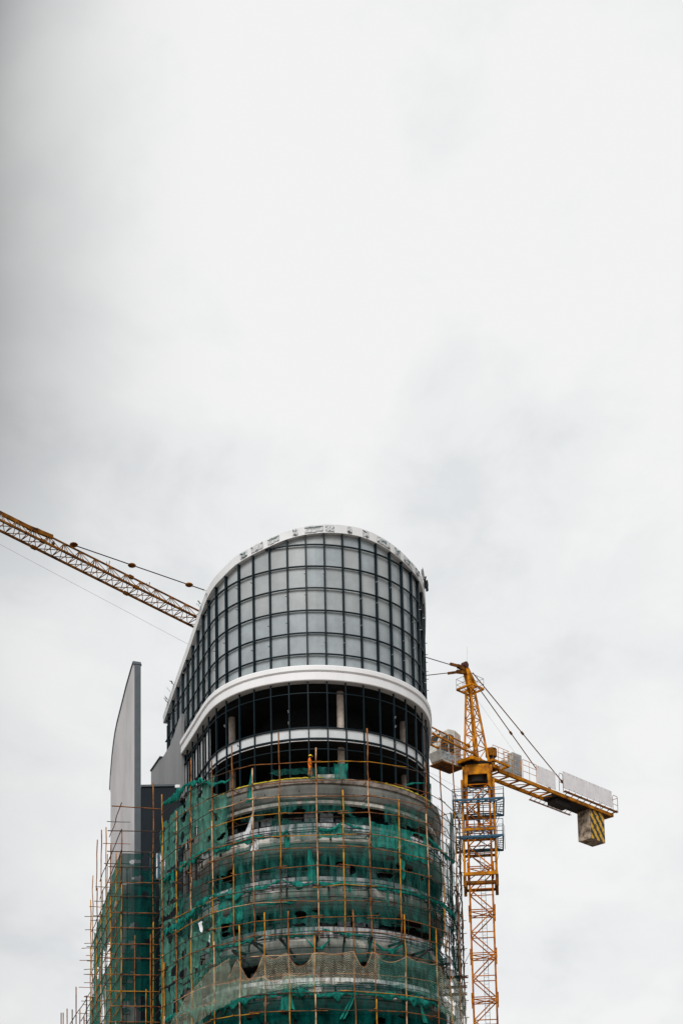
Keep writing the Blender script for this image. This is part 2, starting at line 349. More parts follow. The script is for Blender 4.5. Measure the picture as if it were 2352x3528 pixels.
for a, b in zip(MS[:-1], MS[1:]):
    if a > 26 and b < 53.5:
        panel(a+.05, b-.05, 47.84, 48.66, 48.66, off=.0).build('spandrel_panel', M['spandrel'], B)
        mb = MB(); sweep(mb, W, a+.06, b-.06, [(-.02, 47.60), (.05, 47.60), (.05, 47.67), (-.02, 47.67)], .8); mb.build('flashing_strip', M['cornice'], B)
# left flank of the two open storeys: filmed panels stand between the mullions
for a, b in zip(MS[:-1], MS[1:]):
    if 16.4 < a < 26.2:
        for z0, z1 in ((43.3, 46.8), (48.8, 51.7), (46.9, 48.66)):
            if z0 == 46.9 or random.random() < .8:
                panel(a+(b-a)*.32, b-.12, z0+.05, z1, z1, off=-.06).build('flank_panel', M['spandrel'], B)
# little glazing clips that stand off the mullions
k = 0
for j, u in enumerate(MU):
    for i, z in enumerate((56.2, 58.0, 60.4, 62.3)):
        if (i*3+j) % 4 < 2 and z < rimH(u)-.6 and k < 60 and u > 11:
            x, y = W.at(u, .1); nx, ny = W.nrm(u); mb = MB(); t = .11
            mb.bar((x+ny*t, y-nx*t, z), (x+nx*.22+ny*t, y+ny*.22-nx*t, z), .07, .05); mb.build('glazing_clip', M['clip'], B); k += 1
for u, z in ((36.5, 50.2), (36.5, 49.2), (46, 50.6), (46, 49.8), (30, 50.5), (46, 48.3), (31.7, 48.2)):
    x, y = W.at(u, .15); nx, ny = W.nrm(u); mb = MB(); mb.bar((x, y, z-.1), (x+nx*.12, y+ny*.12, z+.08), .09); mb.build('glazing_clip', M['clip'], B)

# roof band and cornice
us = np.arange(S0-.2, SE, .35); mb = MB(); rows = []
for u in us:
    z = rimH(u); rows.append([(*W.at(u, .22), z-.03), (*W.at(u, .27), z+.70), (*W.at(u, .23), z+.74), (*W.at(u, -.5), z+.74), (*W.at(u, -.5), z-.03), (*W.at(u, .22), z-.03)])
mb.grid(rows); band = mb.build('roof_band', M['band'], B)
mb = MB()
for u in np.arange(12, 56, 3.14):
    z = rimH(u); x, y = W.at(u, .262); nx, ny = W.nrm(u); mb.bar((x-nx*.035, y-ny*.035, z-.02), (x, y, z+.71), .025, .03)
mb.build('band_joint', M['filmw'], band)
mb = MB(); sweep(mb, W, 17.45, SE, [(.0, 54.02), (.47, 54.02), (.50, 53.95), (.50, 53.60), (.44, 53.53), (.36, 53.50), (.36, 53.44), (.40, 53.40), (.40, 52.80), (.36, 52.74), (-.3, 52.74), (-.3, 54.02)], .3)
cornice = mb.build('cornice', M['cornice'], B)

# torn protective film on the band, some with printed letters
def bandpt(u, v, o=.285): return Vector((*W.at(u, o-.02*(1-v)), rimH(u)-.0+.70*v))
def patch(u0, u1, v0, v1, seed, m, parent, o=.285, rag=.3, n=9):
    mb = MB(); rows = []; rnd = random.Random(seed)
    top = [v1-rnd.random()*rag*(v1-v0)*.6 for _ in range(n)]; bot = [v0+rnd.random()*rag*(v1-v0)*.6 for _ in range(n)]
    for i in range(4):
        rows.append([bandpt(u0+(u1-u0)*(j+(rnd.random()-.5)*.5*(0 < j < n-1))/(n-1), bot[j]+(top[j]-bot[j])*i/3, o+rnd.uniform(-.012, .03)) for j in range(n)])
    mb.grid(rows); return mb.build('film_patch', m, parent)
def letters(txt, u, v, h, parent):
    cu = bpy.data.curves.new('letters', 'FONT'); cu.body = txt; cu.size = h; cu.extrude = .006; cu.align_x = 'CENTER'
    tmp = bpy.data.objects.new('tmp', cu); C.objects.link(tmp); bpy.context.view_layer.update()
    me = bpy.data.meshes.new_from_object(tmp); C.objects.unlink(tmp); bpy.data.objects.remove(tmp)
    bm = bmesh.new(); bm.from_mesh(me); mb = MB()
    for vv in bm.verts:
        uu = u+vv.co.x; x, y = W.at(uu, .315+vv.co.z); mb.v.append((x, y, rimH(uu)+v+vv.co.y))
    for f in bm.faces: mb.f.append(tuple(q.index for q in f.verts))
    bm.free(); mb.build('printed_letters', M['letter'], parent)
zz1 = lambda a, b: (550+a/1.568, 1780+b/1.568)
def su(px, py): return W.hit(px, py)[0]
# (left px, right px, photo row, shade, letters)
FP = [((447, 200), (483, 190), 'd', 'MS'), ((503, 175), (565, 150), 'r', None), ((590, 135), (650, 110), 'p', None), ((722, 90), (748, 85), 'd', None), ((784, 75), (880, 70), 'p', None),
      ((892, 70), (938, 72), 'r', None), ((1007, 75), (1032, 80), 'd', None), ((1088, 90), (1120, 100), 'd', None), ((1163, 130), (1230, 165), 'r', 'LMS'), ((1255, 175), (1285, 195), 'r', 'LM'), ((1305, 220), (1350, 260), 'r', 'MS'), ((1365, 280), (1385, 320), 'd', None)]
for i, (a, b, kind, tx) in enumerate(FP):
    u0, u1 = su(*zz1(*a)), su(*zz1(*b)); fp = patch(u0, u1, .08, .93, i, M['filmw'], band, .29, .25)
    if kind in 'dr':
        for q in range(3 if kind == 'r' else 5):
            rr = random.Random(i*9+q); w_ = (u1-u0)*(.16 if kind == 'r' else .3); ua = u0+(u1-u0-w_)*(q/(2 if kind == 'r' else 4)); v0 = rr.choice((.05, .1, .45, .6)); patch(ua, ua+w_, v0, v0+rr.uniform(.15, .42), 50+i*7+q, M['dirt'], band, .31, 1.1, 6)
    if kind == 'p':
        mb = MB(); mb.tube([bandpt(u0+(u1-u0)*t, .72, .325) for t in np.linspace(0, 1, 6)], .02, 4); mb.build('printed_line', M['letter'], band)
        mb = MB()
        for t in np.linspace(.15, .8, 9): p = bandpt(u0+(u1-u0)*t, .55, .325); mb.bar(p, p+Vector((.06, 0, .05)), .025)
        mb.build('printed_line', M['letter'], band)
    if tx: letters(tx, (u0+u1)/2, .28, .34, band)
# loose film flapping at the silhouette ends of the band
for i, (px, py) in enumerate(((1452, 2012), (1457, 2035), (1459, 2085), (725, 2005), (707, 2070), (610, 2360), (600, 2390), (592, 2405), (590, 2425), (703, 2085))):
    u = W.hit(min(px, 1450), py); 
    if px > 1400: u0 = 51.6+i*.9
    else: u0 = u[0] if u else 12
    mb = MB(); rr = random.Random(i); rows = []
    x, y = W.at(u0, .3); nx, ny = W.nrm(u0); z = rimH(u0)+rr.uniform(.2, .6)
    for a in range(4): rows.append([(x+nx*(.25*a/3)+rr.uniform(-.08, .08)+ny*.25*b, y+ny*(.25*a/3)+rr.uniform(-.05, .05)-nx*.25*b, z+b*.22+rr.uniform(-.08, .08)+a*.06) for b in range(4)])
    mb.grid(rows); mb.build('film_flap', M['dirt'] if i % 3 else M['filmw'], band)

# inner floors, added dark core, columns
def floor(name, off, z0, z1, m, s0=S0, s1=SE):
    P = [W.at(u, off) for u in np.arange(s0, s1, .8)]; mb = MB(); mb.prism([(x, y, z0) for x, y in P], (0, 0, z1-z0)); return mb.build(name, m, B)
floor('roof_slab', -.5, 57.6, 57.9, M['ceiling'])
floor('floor_slab', -.32, 52.85, 53.5, M['ceiling'])
floor('floor_slab', -.30, 47.86, 48.3, M['ceiling'])
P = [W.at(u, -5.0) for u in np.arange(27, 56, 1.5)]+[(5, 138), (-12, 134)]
mb = MB(); mb.prism([(x, y, GZ) for x, y in P], (0, 0, 57-GZ)); mb.build('added_dark_core', M['dark_in'], B)  # box added inside so the open floors read dark
WI = Plan(W.P-W.N*2.0)
for px, r_, dY in ((799, .30, 0), (1172, .30, 0), (1392, .30, 0), (700, .28, 0)):
    h = WI.hit(px, 2450); x, y = (h[1], h[2]) if h else WI.at(W.hit(px, 2450)[0])
    mb = MB()
    for a, b in ((44.0, 47.9), (48.3, 52.9)): mb = MB(); mb.tube([(x, y, a), (x, y, b)], r_, 20); mb.build('column', M['column'], B)
mb = MB(); sweep(mb, W, 26.0, SE, [(-.3, 43.9), (-.3, 44.25), (-.45, 44.25), (-.45, 43.9)], .6); mb.build('kerb', M['concrete'], B)

# balconies: each storey = edge beam, bowl-shaped soffit, recessed window wall, filmed balustrade
TOPS = [44.0, 39.25, 34.75, 30.55, 26.35, 22.15, 17.95]
SB0 = 26.3
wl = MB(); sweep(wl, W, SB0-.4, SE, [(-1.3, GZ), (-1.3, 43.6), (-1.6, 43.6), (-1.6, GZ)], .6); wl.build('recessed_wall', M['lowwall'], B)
for k, zt in enumerate(TOPS):
    nx_ = TOPS[k+1] if k+1 < len(TOPS) else zt-4.2
    s0 = SB0+(.0 if k == 0 else random.uniform(-.5, .4))
    mb = MB()
    if k == 0:
        sweep(mb, W, s0, SE, [(-1.3, zt), (1.0, zt), (1.06, zt-.05), (1.05, zt-.44), (.92, zt-.5), (-1.3, zt-.5)], .3); e_ = mb.build('slab_edge', M['concrete'], B)
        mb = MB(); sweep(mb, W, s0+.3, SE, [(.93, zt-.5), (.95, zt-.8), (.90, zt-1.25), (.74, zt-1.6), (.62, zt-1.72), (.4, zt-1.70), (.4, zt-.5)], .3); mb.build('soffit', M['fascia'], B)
        mb = MB(); sweep(mb, W, s0+.8, SE, [(.62, zt-1.74), (.60, zt-2.0), (.4, zt-2.1), (.3, zt-1.74)], .4); mb.build('soffit_trim', M['beam'], B)
        mb = MB()
        for i, u in enumerate((31.2, 32.6, 33.9, 34.7, 35.6, 37.4, 41.5, 44.0)):
            x, y = W.at(u, .94); nx, ny = W.nrm(u); mb.tube([(x-nx*.1, y-ny*.1, zt-1.3+.25*(i % 2)), (x+nx*.02, y+ny*.02, zt-1.3+.25*(i % 2))], .05, 8)
        mb.build('drain_hole', M['steel_d'], B)
        mb = MB(); us = np.arange(s0+.3, 52, .12)
        rows = [[(*W.at(u, .80), zt+.0), (*W.at(u, .82), zt+.06+.07*noise.noise((u*2.1, 0, 1))), (*W.at(u, 1.0+.04*noise.noise((u*3, 4, 0))), zt+.09+.07*noise.noise((u*2.7, 3, 0))), (*W.at(u, 1.10+.04*noise.noise((u*3, 9, 0))), zt-.04+.05*noise.noise((u*4, 7, 0)))] for u in us]
        mb.grid(rows, keep=lambda i, j: not (rows[i][0][0] > -1.0 and rows[i][0][0] < 2.9)); mb.build('edge_strip', M['foam'], B)
    else:
        z = zt
        sweep(mb, W, s0, SE, [(-1.3, z), (.86, z), (.98, z-.08), (1.06, z-.25), (1.06, z-.55), (.98, z-.72), (-1.3, z-.72)], .3); mb.build('balcony_slab', M['beam'], B)
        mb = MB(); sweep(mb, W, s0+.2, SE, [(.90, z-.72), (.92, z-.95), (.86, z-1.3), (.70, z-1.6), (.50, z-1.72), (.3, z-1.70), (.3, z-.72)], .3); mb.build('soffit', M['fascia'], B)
        mb = MB(); sweep(mb, W, s0+.2, SE, [(.29, z-1.55), (-1.3, z-1.55), (-1.3, z-.75), (.29, z-.75)], .4); mb.build('ceiling', M['ceiling'], B)  # underside with its shade put into the colour
    for q, (dz, oo) in enumerate(((.16, 1.12), (.34, 1.0), (.52, 1.1)) if 0 < k < 5 else ()):
        mb = MB(); u0 = s0+random.uniform(.5, 3)
        while u0 < 52:
            L_ = random.uniform(4, 7); us = np.linspace(u0, min(u0+L_, SE-.5), 12); mb.tube([(*W.at(u, oo), zt+dz+.03*math.sin(u*1.3+q)) for u in us], .04, 5); u0 += L_+random.uniform(-.4, 1.2)
        mb.build('conduit', M['steel_d'], B, kind='stuff')
    if k > 0:
        for u in np.arange(s0+1.2, 54, 3.05):
            mb = MB(); x, y = W.at(u, 1.02); nx, ny = W.nrm(u); mb.bar((x, y, zt-.05), (x+nx*.12, y+ny*.12, zt-.5-.3*random.random()), .16, .14); mb.bar((x-nx*.5, y-ny*.5, zt+.06), (x+nx*.45, y+ny*.45, zt+.1), .1); mb.build('outrigger', M['steel_d'], B)
    # windows in the recess under this slab, balustrade on the next
    zw0, zw1 = nx_+.02, zt-1.75 if k else zt-2.12
    if k < 5:
        u = SB0+.6; i = 0
        while u < 55:
            mb = MB(); wd = 1.42
            fr = MB()
            for a0, a1, b0, b1 in ((0, .07, zw0, zw1), (wd-.07, wd, zw0, zw1), (.07, wd-.07, zw1-.08, zw1), (.07, wd-.07, zw0, zw0+.08)):
                sweep(fr, W, u+a0, u+a1, [(-1.29, b0), (-1.18, b0), (-1.18, b1), (-1.29, b1)], 1.5)
            f_ = fr.build('window', M['mullion'], B)
            g_ = MB(); sweep(g_, W, u+.07, u+wd-.07, [(-1.28, zw0+.08), (-1.24, zw0+.08), (-1.24, zw1-.08), (-1.28, zw1-.08)], 1.5)
            light = random.Random(k*40+i).random() < (.35 if k < 3 else .15)
            g_.build('pane', M['winlight'] if light else M['winglass'], f_)
            u += 1.5; i += 1
        u = s0+.3; i = 0
        while u < 56:
            mb = MB(); sweep(mb, W, u+.03, min(u+1.47, SE-.1), [(.78, nx_+.06), (.82, nx_+.06), (.82, nx_+.98), (.78, nx_+.98)], .5); mb.build('balustrade_panel', M['film'], B)
            u += 1.5
        mb = MB(); sweep(mb, W, s0+.3, SE, [(.76, nx_+1.0), (.85, nx_+1.0), (.85, nx_+1.06), (.76, nx_+1.06)], .4); mb.build('handrail', M['steel_d'], B)
# flat flank wall below the curtain wall, with window openings
OP = []
mb = MB()
zs = [GZ, 20.6]; 
for k in range(5):
    b = 21.2+k*4.4
    OP.append((b, b+2.6))
us = [15.0, 17.2, 18.9, 20.4, 21.8, 23.2, 24.8, 25.9]
openu = [(17.2, 18.9), (20.4, 21.8), (23.2, 24.8)]
def wallseg(u0, u1, z0, z1):
    sweep(mb, W, u0, u1, [(-.02, z0), (-.25, z0), (-.25, z1), (-.02, z1)], 1.0)
for a, b in zip(us[:-1], us[1:]):
    if (a, b) in openu:
        z = GZ
        for o0, o1 in OP: wallseg(a, b, z, o0); z = o1
        wallseg(a, b, z, 43.6)
    else: wallseg(a, b, GZ, 43.6)
mb.build('flank_wall', M['fascia'], B)
for (a, b) in openu:
    for o0, o1 in OP:
        fr = MB()
        for p0, p1, q0, q1 in ((a, a+.06, o0, o1), (b-.06, b, o0, o1), (a+.06, b-.06, o1-.07, o1), (a+.06, b-.06, o0, o0+.07)): sweep(fr, W, p0, p1, [(-.2, q0), (-.13, q0), (-.13, q1), (-.2, q1)], 1.0)
        f_ = fr.build('window', M['mullion'], B); g_ = MB(); sweep(g_, W, a+.06, b-.06, [(-.18, o0+.07), (-.15, o0+.07), (-.15, o1-.07), (-.18, o1-.07)], 1.0); g_.build('pane', M['winglass'], f_)
# back of the tower
bk = MB(); xa, ya = W.at(S0-.1, -.1); xb, yb = W.at(SE, -.1)
bk.prism([(xa, ya, GZ), (xb, yb, GZ), (xb, yb, rimH(72)), (xa, ya, rimH(S0)-.3)], (0, .3, 0)); bk.build('back_wall', M['lowwall'], B)
fl = MB(); sweep(fl, W, S0, 16, [(-.12, GZ), (-.12, 54.0), (-.3, 54.0), (-.3, GZ)], 1); fl.build('back_wall', M['fascia'], B)

# raked parapet wall, low annex and tall fin on the left
D20 = Vector((-math.sin(R(20)), math.cos(R(20)), 0)); N20 = Vector((-math.cos(R(20)), -math.sin(R(20)), 0))
p0 = Vector((-14.28, 129.62, 0))
prof = [(0, 48.5), (0, 56.75), (.9, 56.6), (1.9, 56.22), (3.2, 55.8), (4.35, 55.62), (4.4, 55.45), (7.6, 55.45), (8.75, 55.48), (8.8, 55.8), (10.5, 55.9), (13.1, 56.0), (13.1, 48.5)]
mb = MB(); mb.prism([p0+D20*a+Vector((0, 0, z)) for a, z in prof], -N20*.3); rk = mb.build('parapet_wall', M['rake'], B)
mb = MB()
for (a, z), (b, z2) in (((8.75, 55.86), (13.15, 56.06)),): mb.bar(p0+D20*a+Vector((0, 0, z))-N20*.13, p0+D20*b+Vector((0, 0, z2))-N20*.13, .44, .14)
mb.build('coping', M['findark'], rk)
mb = MB(); mb.prism([(-18.2, 130.5, GZ), (-14.32, 130.5, GZ), (-18.6, 142.5, GZ), (-22.0, 142.0, GZ)], (0, 0, 49.95-GZ)); ax_ = mb.build('annex_wall', M['annex'], B)
mb = MB(); mb.box(-18.18, -14.9, 130.38, 130.66, 49.95, 50.14); mb.build('coping', M['findark'], ax_)
mb = MB(); mb.box(-14.98, -14.42, 130.33, 130.64, 49.78, 50.06); mb.build('coping', M['band'], ax_)
# annex window with a striped curtain
mb = MB()
for x0, x1, z0, z1 in ((-17.35, -15.75, 40.9, 41.0), (-17.35, -15.75, 43.5, 43.6), (-17.35, -17.27, 41, 43.5), (-15.83, -15.75, 41, 43.5)): mb.box(x0, x1, 130.40, 130.50, z0, z1)
wn = mb.build('window', M['findark'], B)
mb = MB(); mb.box(-17.27, -15.83, 130.44, 130.49, 41, 43.5); mb.build('pane', M['steel_d'], wn)
for i, x in enumerate((-16.75, -16.58, -16.4, -16.2, -16.03)):
    mb = MB(); mb.box(x, x+.13, 130.39, 130.43, 41.02, 43.45); mb.build('curtain_stripe', (M['film'], M['blue'], M['film'], M['blue'], M['filmw'])[i], wn)
f0 = Vector((-18.80, 130.5, 0))
prof = [(0, GZ), (0, 62.15), (.45, 62.62), (1.3, 62.45), (3.86, 61.65), (5.6, 60.9), (7.1, 60.3), (8.4, 59.75), (9.4, 59.1), (10.0, 58.5), (10.84, 57.4), (11.3, 56.4), (11.69, 55.6), (12.1, 54.1), (12.0, GZ)]
prof[-1] = (11.72, GZ); prof.insert(-1, (12.1, 54.0)); prof.insert(-1, (11.72, 53.6))
mb = MB(); mb.prism([f0+D20*a+Vector((0, 0, z)) for a, z in prof], -N20*.60); fin = mb.build('fin_wall', M['finlight'], B)
mb = MB(); mb.prism([(-18.795, 130.50, GZ), (-18.2, 130.50, GZ), (-18.2, 130.50, 62.0), (-18.795, 130.50, 62.12)], (0, -.06, 0)); mb.build('fin_edge', M['findark'], fin)
mb = MB(); q = prof[1:-2]
for (a, z), (b, z2) in zip(q[:-1], q[1:]):
    if b > a: mb.bar(f0+D20*a+Vector((0, 0, z-.02))-N20*.3, f0+D20*b+Vector((0, 0, z2-.02))-N20*.3, .76, .16)
mb.build('coping', M['findark'], fin)
# steel needles poking out of the tower on the right, lower down
for i, (px, py, L) in enumerate(((1612, 3365, 2.6), (1608, 3399, 2.3), (1608, 3424, 2.2))):
    e1 = PY(px, py, 122.0); mb = MB(); d = Vector((-1, .12, 0)).normalized(); mb.bar(e1, e1+d*3.0, .14, .24); st_ = mb.build('steel_beam', M['rust'], B)
    mb = MB(); mb.box(e1.x-.12, e1.x-.04, e1.y-.085, e1.y-.07, e1.z-.05, e1.z+.05); mb.build('bolt_hole', M['filmw'], st_)

# ------------------------------------------------------------------ bamboo scaffolding
SP = [(-16.6, 127.4), (-15.4, 124.0), (-13.8, 121.0), (-12.3, 118.5), (-10.2, 115.6), (-8.4, 114.2), (-6.7, 113.2), (-4.5, 112.7), (-1.5, 112.5), (.6, 112.5), (2.7, 112.8), (5.15, 113.9), (7.55, 115.9), (8.95, 117.9), (10.3, 120.7), (10.9, 123.6), (11.15, 126.8), (11.2, 130)]
SC = Plan(SP)                                            # polygon: index i -> pole
def sidx(i):                                            # fractional pole index (0 = the left corner pole) -> arc length
    return float(np.interp(i+1, range(len(SP)), SC.S))
# straight-run normals
class Poly(Plan):
    def _n(s):
        t = np.diff(s.P, axis=0); t /= np.linalg.norm(t, axis=1)[:, None]; t = np.vstack([t, t[-1]]); s.N = np.stack([t[:, 1], -t[:, 0]], 1)
    def nrm(s, u):
        i = min(max(int(np.searchsorted(s.S, u, side='right'))-1, 0), len(s.N)-1); return s.N[i]
    def at(s, u, o=0.):
        x = np.interp(u, s.S, s.P[:, 0]); y = np.interp(u, s.S, s.P[:, 1]); n = Plan.nrm(s, u); return x+n[0]*o, y+n[1]*o
SC = Poly(SP)
RINGS = [44.95, 43.3, 42.05, 40.6, 38.8, 37.65, 36.1, 34.45, 33.3, 31.93, 30.6, 28.9, 27.3, 25.8, 24.35, 22.9, 21.5]
sc1 = thing('bamboo_scaffold', 'tall bamboo scaffold wrapping the rounded tower front and its balconies', 'scaffold', (-2, 114, GZ))
BM = ['bamboo_y', 'bamboo_b', 'bamboo_b', 'bamboo_p']
def wob(a, b, amp, seed, n=7):
    a = Vector(a); b = Vector(b); pts = []
    for i in range(n+1):
        t = i/n; p = a.lerp(b, t); e = math.sin(math.pi*t)
        p += Vector((noise.noise((seed, t*2.2, 0)), noise.noise((seed, t*2.2, 9)), noise.noise((seed, t*2.2, 5))*.6))*amp*e*2; pts.append(p)
    return pts
def bamboo(a, b, r, m, parent, name='pole', seed=0, amp=.08, n=7):
    mb = MB(); mb.tube(wob(a, b, amp, seed, n), r*1.08, 6, r*.85); return mb.build(name, m, parent, smooth=True)
# (pole index, photo top px, bottom height, colours of its lengths from the top)
tops = {0: (561, 2737), 1: (608, 2795), 2: (661, 2615), 3: (735, 2622), 4: (805, 2571), 5: (869, 2647), 6: (964.5, 2523), 7: (1090, 2576), 8: (1180, 2722), 9: (1264, 2510), 10: (1365, 2755), 11: (1468, 2628), 12: (1519, 2655), 13: (1573, 2618), 14: (1578, 2760)}
cols = {0: 'y y b y', 1: 'p y b b', 2: 'b b p y', 3: 'b p y y', 4: 'b b y b', 5: 'p p b p', 6: 'b y d y', 7: 'p p p b', 8: 'y y b b', 9: 'b p b b', 10: 'y y b y', 11: 'b p b p', 12: 'b b y y', 13: 'b y b b', 14: 'b b b b'}
for i in sorted(tops):
    x, y = SC.at(sidx(i), .0); px, py = tops[i]; top = PY(px, py, y).z
    bot = 20.0 if (i < 3 or i > 12) else 30.2
    z = top; k = 0
    while z > bot:
        z2 = max(bot, z-(4.6+1.2*random.random())); 
        if z2-bot < 1.0: z2 = bot
        jx, jy = random.uniform(-.05, .05), random.uniform(-.05, .05)
        cc = cols[i].split()[min(k, 3)]
        bamboo((x+jx, y-.05*(k % 2), z+(.5 if k else 0)), (x-jx, y-.05*(k % 2), z2), .054, M['bamboo_'+cc], sc1, seed=i*7+k, amp=.05)
        z = z2; k += 1
# the lower lift: poles stand in other places
for j, (px, py, cc) in enumerate(((567, 3316, 'y'), (608, 3188, 'b'), (738, 3244, 'p'), (825, 3188, 'y'), (911, 3144, 'y'), (993, 3139, 'b'), (1083, 3223, 'y'), (1215, 3134, 'b'), (1291, 3240, 'b'), (1391, 3151, 'y'), (1500, 3199, 'y'), (1545, 3210, 'b'))):
    h = SC.hit(px, py); x, y = SC.at(h[0], .02)
    z = h[3]; k = 0
    while z > 20:
        z2 = max(19.5, z-5.2); c2 = cc if k == 0 else 'ypb'[(j+k) % 3]
        bamboo((x, y, z+(.4 if k else 0)), (x+random.uniform(-.06, .06), y, z2), .056, M['bamboo_'+c2], sc1, seed=90+j*5+k, amp=.05); z = z2; k += 1
# ledgers
led = []
for r_, z in enumerate(RINGS):
    i = -1.0 if r_ > 0 else -.2
    end = 16
    while i < end-.1:
        span = random.choice((2, 2, 3)) if 2.5 < i < 10 else 2
        j = min(i+span, end)
        if r_ == 0 and 7.9 < i < 10: pass
        ui, uj = sidx(i), sidx(j); led.append((r_, ui, uj, z, i, j)); i = j
led.sort(key=lambda q: (abs((q[4]+q[5])/2-6.5)))
rest = MB(); cnt = 0
for n_, (r_, ui, uj, z, i, j) in enumerate(led):
    k0 = int(round(i)); k1 = int(round(j)); pts = []
    if k1 <= k0: continue
    us = [sidx(q) for q in range(k0, k1+1)]
    ov = .35+.5*random.random()
    zj = lambda: random.uniform(-.12, .12)
    P_ = [Vector((*SC.at(u, .07), z+zj())) for u in us]
    P_[0] = P_[0]+(P_[0]-P_[1]).normalized()*ov*.8; P_[-1] = P_[-1]+(P_[-1]-P_[-2]).normalized()*ov
    # each run between two poles is straight; a bent cane follows the ring
    fine = []
    for a, b in zip(P_[:-1], P_[1:]):
        for t in (0, .33, .66): fine.append(a.lerp(b, t)+Vector((0, 0, .02*random.uniform(-1, 1))))
    fine.append(P_[-1]); mb = MB(); mb.tube(fine, .038, 6, .03)
    m_ = M['bamboo_'+random.choice('bbbbpydd')]
    if cnt < 78: mb.build('ledger', m_, sc1, smooth=True); cnt += 1
    else:
        b0 = len(rest.v); rest.v += mb.v; rest.f += [tuple(b0+k for k in f) for f in mb.f]
# inner row: dark canes behind the outer one
for r_, z in enumerate(RINGS[1:]):
    for i in range(-1, 15):
        if 3 < i < 11 and random.random() < .6: continue
        a = Vector((*SC.at(sidx(i), -.75), z-.12)); b = Vector((*SC.at(sidx(i+1), -.75), z-.12)); rest.tube(wob(a, b, .04, i+r_, 2), .035, 5)
rest.build('ledger', M['bamboo_d'], sc1, smooth=True, kind='stuff')
for i in list(range(0, 3))+list(range(10, 16)):
    for k in range(2):
        x, y = SC.at(sidx(i+.5*k), -.8); bamboo((x, y, 42.3-random.random()*1.5), (x, y, 31), .04, M['bamboo_d'], sc1, seed=i+60+k, amp=.07)
# cross pieces tying the two rows
tr = MB()
for z in RINGS[1:]:
    for i in range(0, 15):
        x0, y0 = SC.at(sidx(i), .35); x1, y1 = SC.at(sidx(i), -1.0)
        if random.random() < .55: tr.tube([(x0, y0, z+.06), (x1, y1, z-.05)], .032, 5)
tr.build('transom', M['bamboo_b'], sc1, smooth=True, kind='stuff')
# braces and loose sticks on the right-hand run
for i in range(34):
    rr = random.Random(i); u = sidx(11.2+4.3*rr.random()); z = rr.uniform(24, 37.5); x, y = SC.at(u, rr.uniform(-1.3, -.2)); x1, y1 = SC.at(min(u+rr.uniform(-.9, .9), SC.len), rr.uniform(-1.4, .1))
    bamboo((x, y, z), (x1, y1, z+rr.uniform(1.2, 2.6)), .03+.03*rr.random(), M['bamboo_d'], sc1, 'brace', i, .12, 5)
for i, (px, py, qx, qy) in enumerate(((1583, 3100, 1590, 3065), (1586, 3160, 1591, 3115), (1583, 2968, 1578, 2960), (1597, 3271, 1570, 3270), (1590, 3218, 1570, 3190), (1585, 3046, 1570, 3046), (1575, 2985, 1584, 2990))):
    a = PY(px, py, 122.5); b = PY(qx, qy, 123.5); bamboo(a, b, .035, M['bamboo_d'], sc1, 'brace', i, .03, 4)
for i, (px, py, qx, qy) in enumerate(((1581, 2960, 1596, 3200), (1590, 3180, 1600, 3400), (1583, 2860, 1590, 3100), (1577, 3050, 1584, 3500))):
    a = PY(px, py, 123.0); b = PY(qx, qy, 123.0); bamboo(a, b, .04, M['bamboo_d'], sc1, 'pole', i+300, .06, 6)
# cantilever brackets that carry the upper lift
for i, (px, py) in enumerate(((802, 3275), (868, 3245), (963, 3232), (1091, 3224), (1186, 3226), (1280, 3228), (1386, 3245), (1468, 3275), (1545, 3320))):
    h = SC.hit(px, py); x, y = SC.at(h[0], .1); nx, ny = SC.nrm(h[0]); z = h[3]; mb = MB()
    a = Vector((x, y, z)); b = Vector((x-nx*2.2, y-ny*2.2, z)); mb.bar(a, b, .13, .18); 
    tw = (-1 if i < 3 else 1 if i > 5 else .2)
    mb.bar(a+Vector((0, 0, -.02)), Vector((x-nx*1.5-ny*.9*tw*-1, y-ny*1.5+nx*.9*tw*-1, z-1.3)), .15); mb.build('bracket', M['steel_d'], sc1)

# left wing scaffold
L0 = Vector((-19.6, 128.0, 0)); LD = Vector((-.283, .959, 0)); RW = [47.0, 44.85, 42.9, 41.44, 39.96, 38.65, 37.12, 35.71, 34.19, 32.87, 31.36, 29.83, 28.44, 27.0, 25.5, 24.0, 22.5]
FR0, FR1 = Vector((-19.6, 128.0, 0)), Vector((-16.5, 128.25, 0))
sc2 = thing('bamboo_scaffold', 'narrow bamboo scaffold around the foot of the tall grey fin wall', 'scaffold', (-20, 132, GZ))
ZV = lambda p, z: Vector((p.x, p.y, z))
for j, (t, px, py) in enumerate(((0, 420.5, 2857), (3.9, 400, 2936), (7.7, 382, 2910), (11.5, 361.7, 2850), (15.2, 347, 2859), (18.6, 334, 2893), (22.4, 317, 3017), (24.5, 312, 3100))):
    p = L0+LD*t; top = PY(px, py, p.y).z; z = top; k = 0
    while z > 22:
        z2 = max(21, z-5.5); bamboo(ZV(p, z+.3*(k > 0)), ZV(p, z2)+Vector((random.uniform(-.1, .1), 0, 0)), .055, M['bamboo_'+random.choice('ybpyb')], sc2, seed=j*5+k+200, amp=.06); z = z2; k += 1
    if j > 0:
        q = p+Vector((1.0, .25, 0)); bamboo(ZV(q, top-1.5), ZV(q, 22), .04, M['bamboo_d'], sc2, seed=j+260, amp=.08)
for j, x in enumerate((-18.4, -17.4, -16.75)):
    y = 128.0+(x+19.6)*.08; tz = (35, 30, 51)[j]
    if j == 2: bamboo((x, y, 49.5), (x, y, 36), .055, M['bamboo_b'], sc2, seed=270, amp=.06); bamboo((x, y, 36.3), (x-.05, y, 21), .055, M['bamboo_y'], sc2, seed=271, amp=.06)
    else: bamboo((x, y, tz), (x, y, 22), .045, M['bamboo_'+'by'[j]], sc2, seed=280+j)
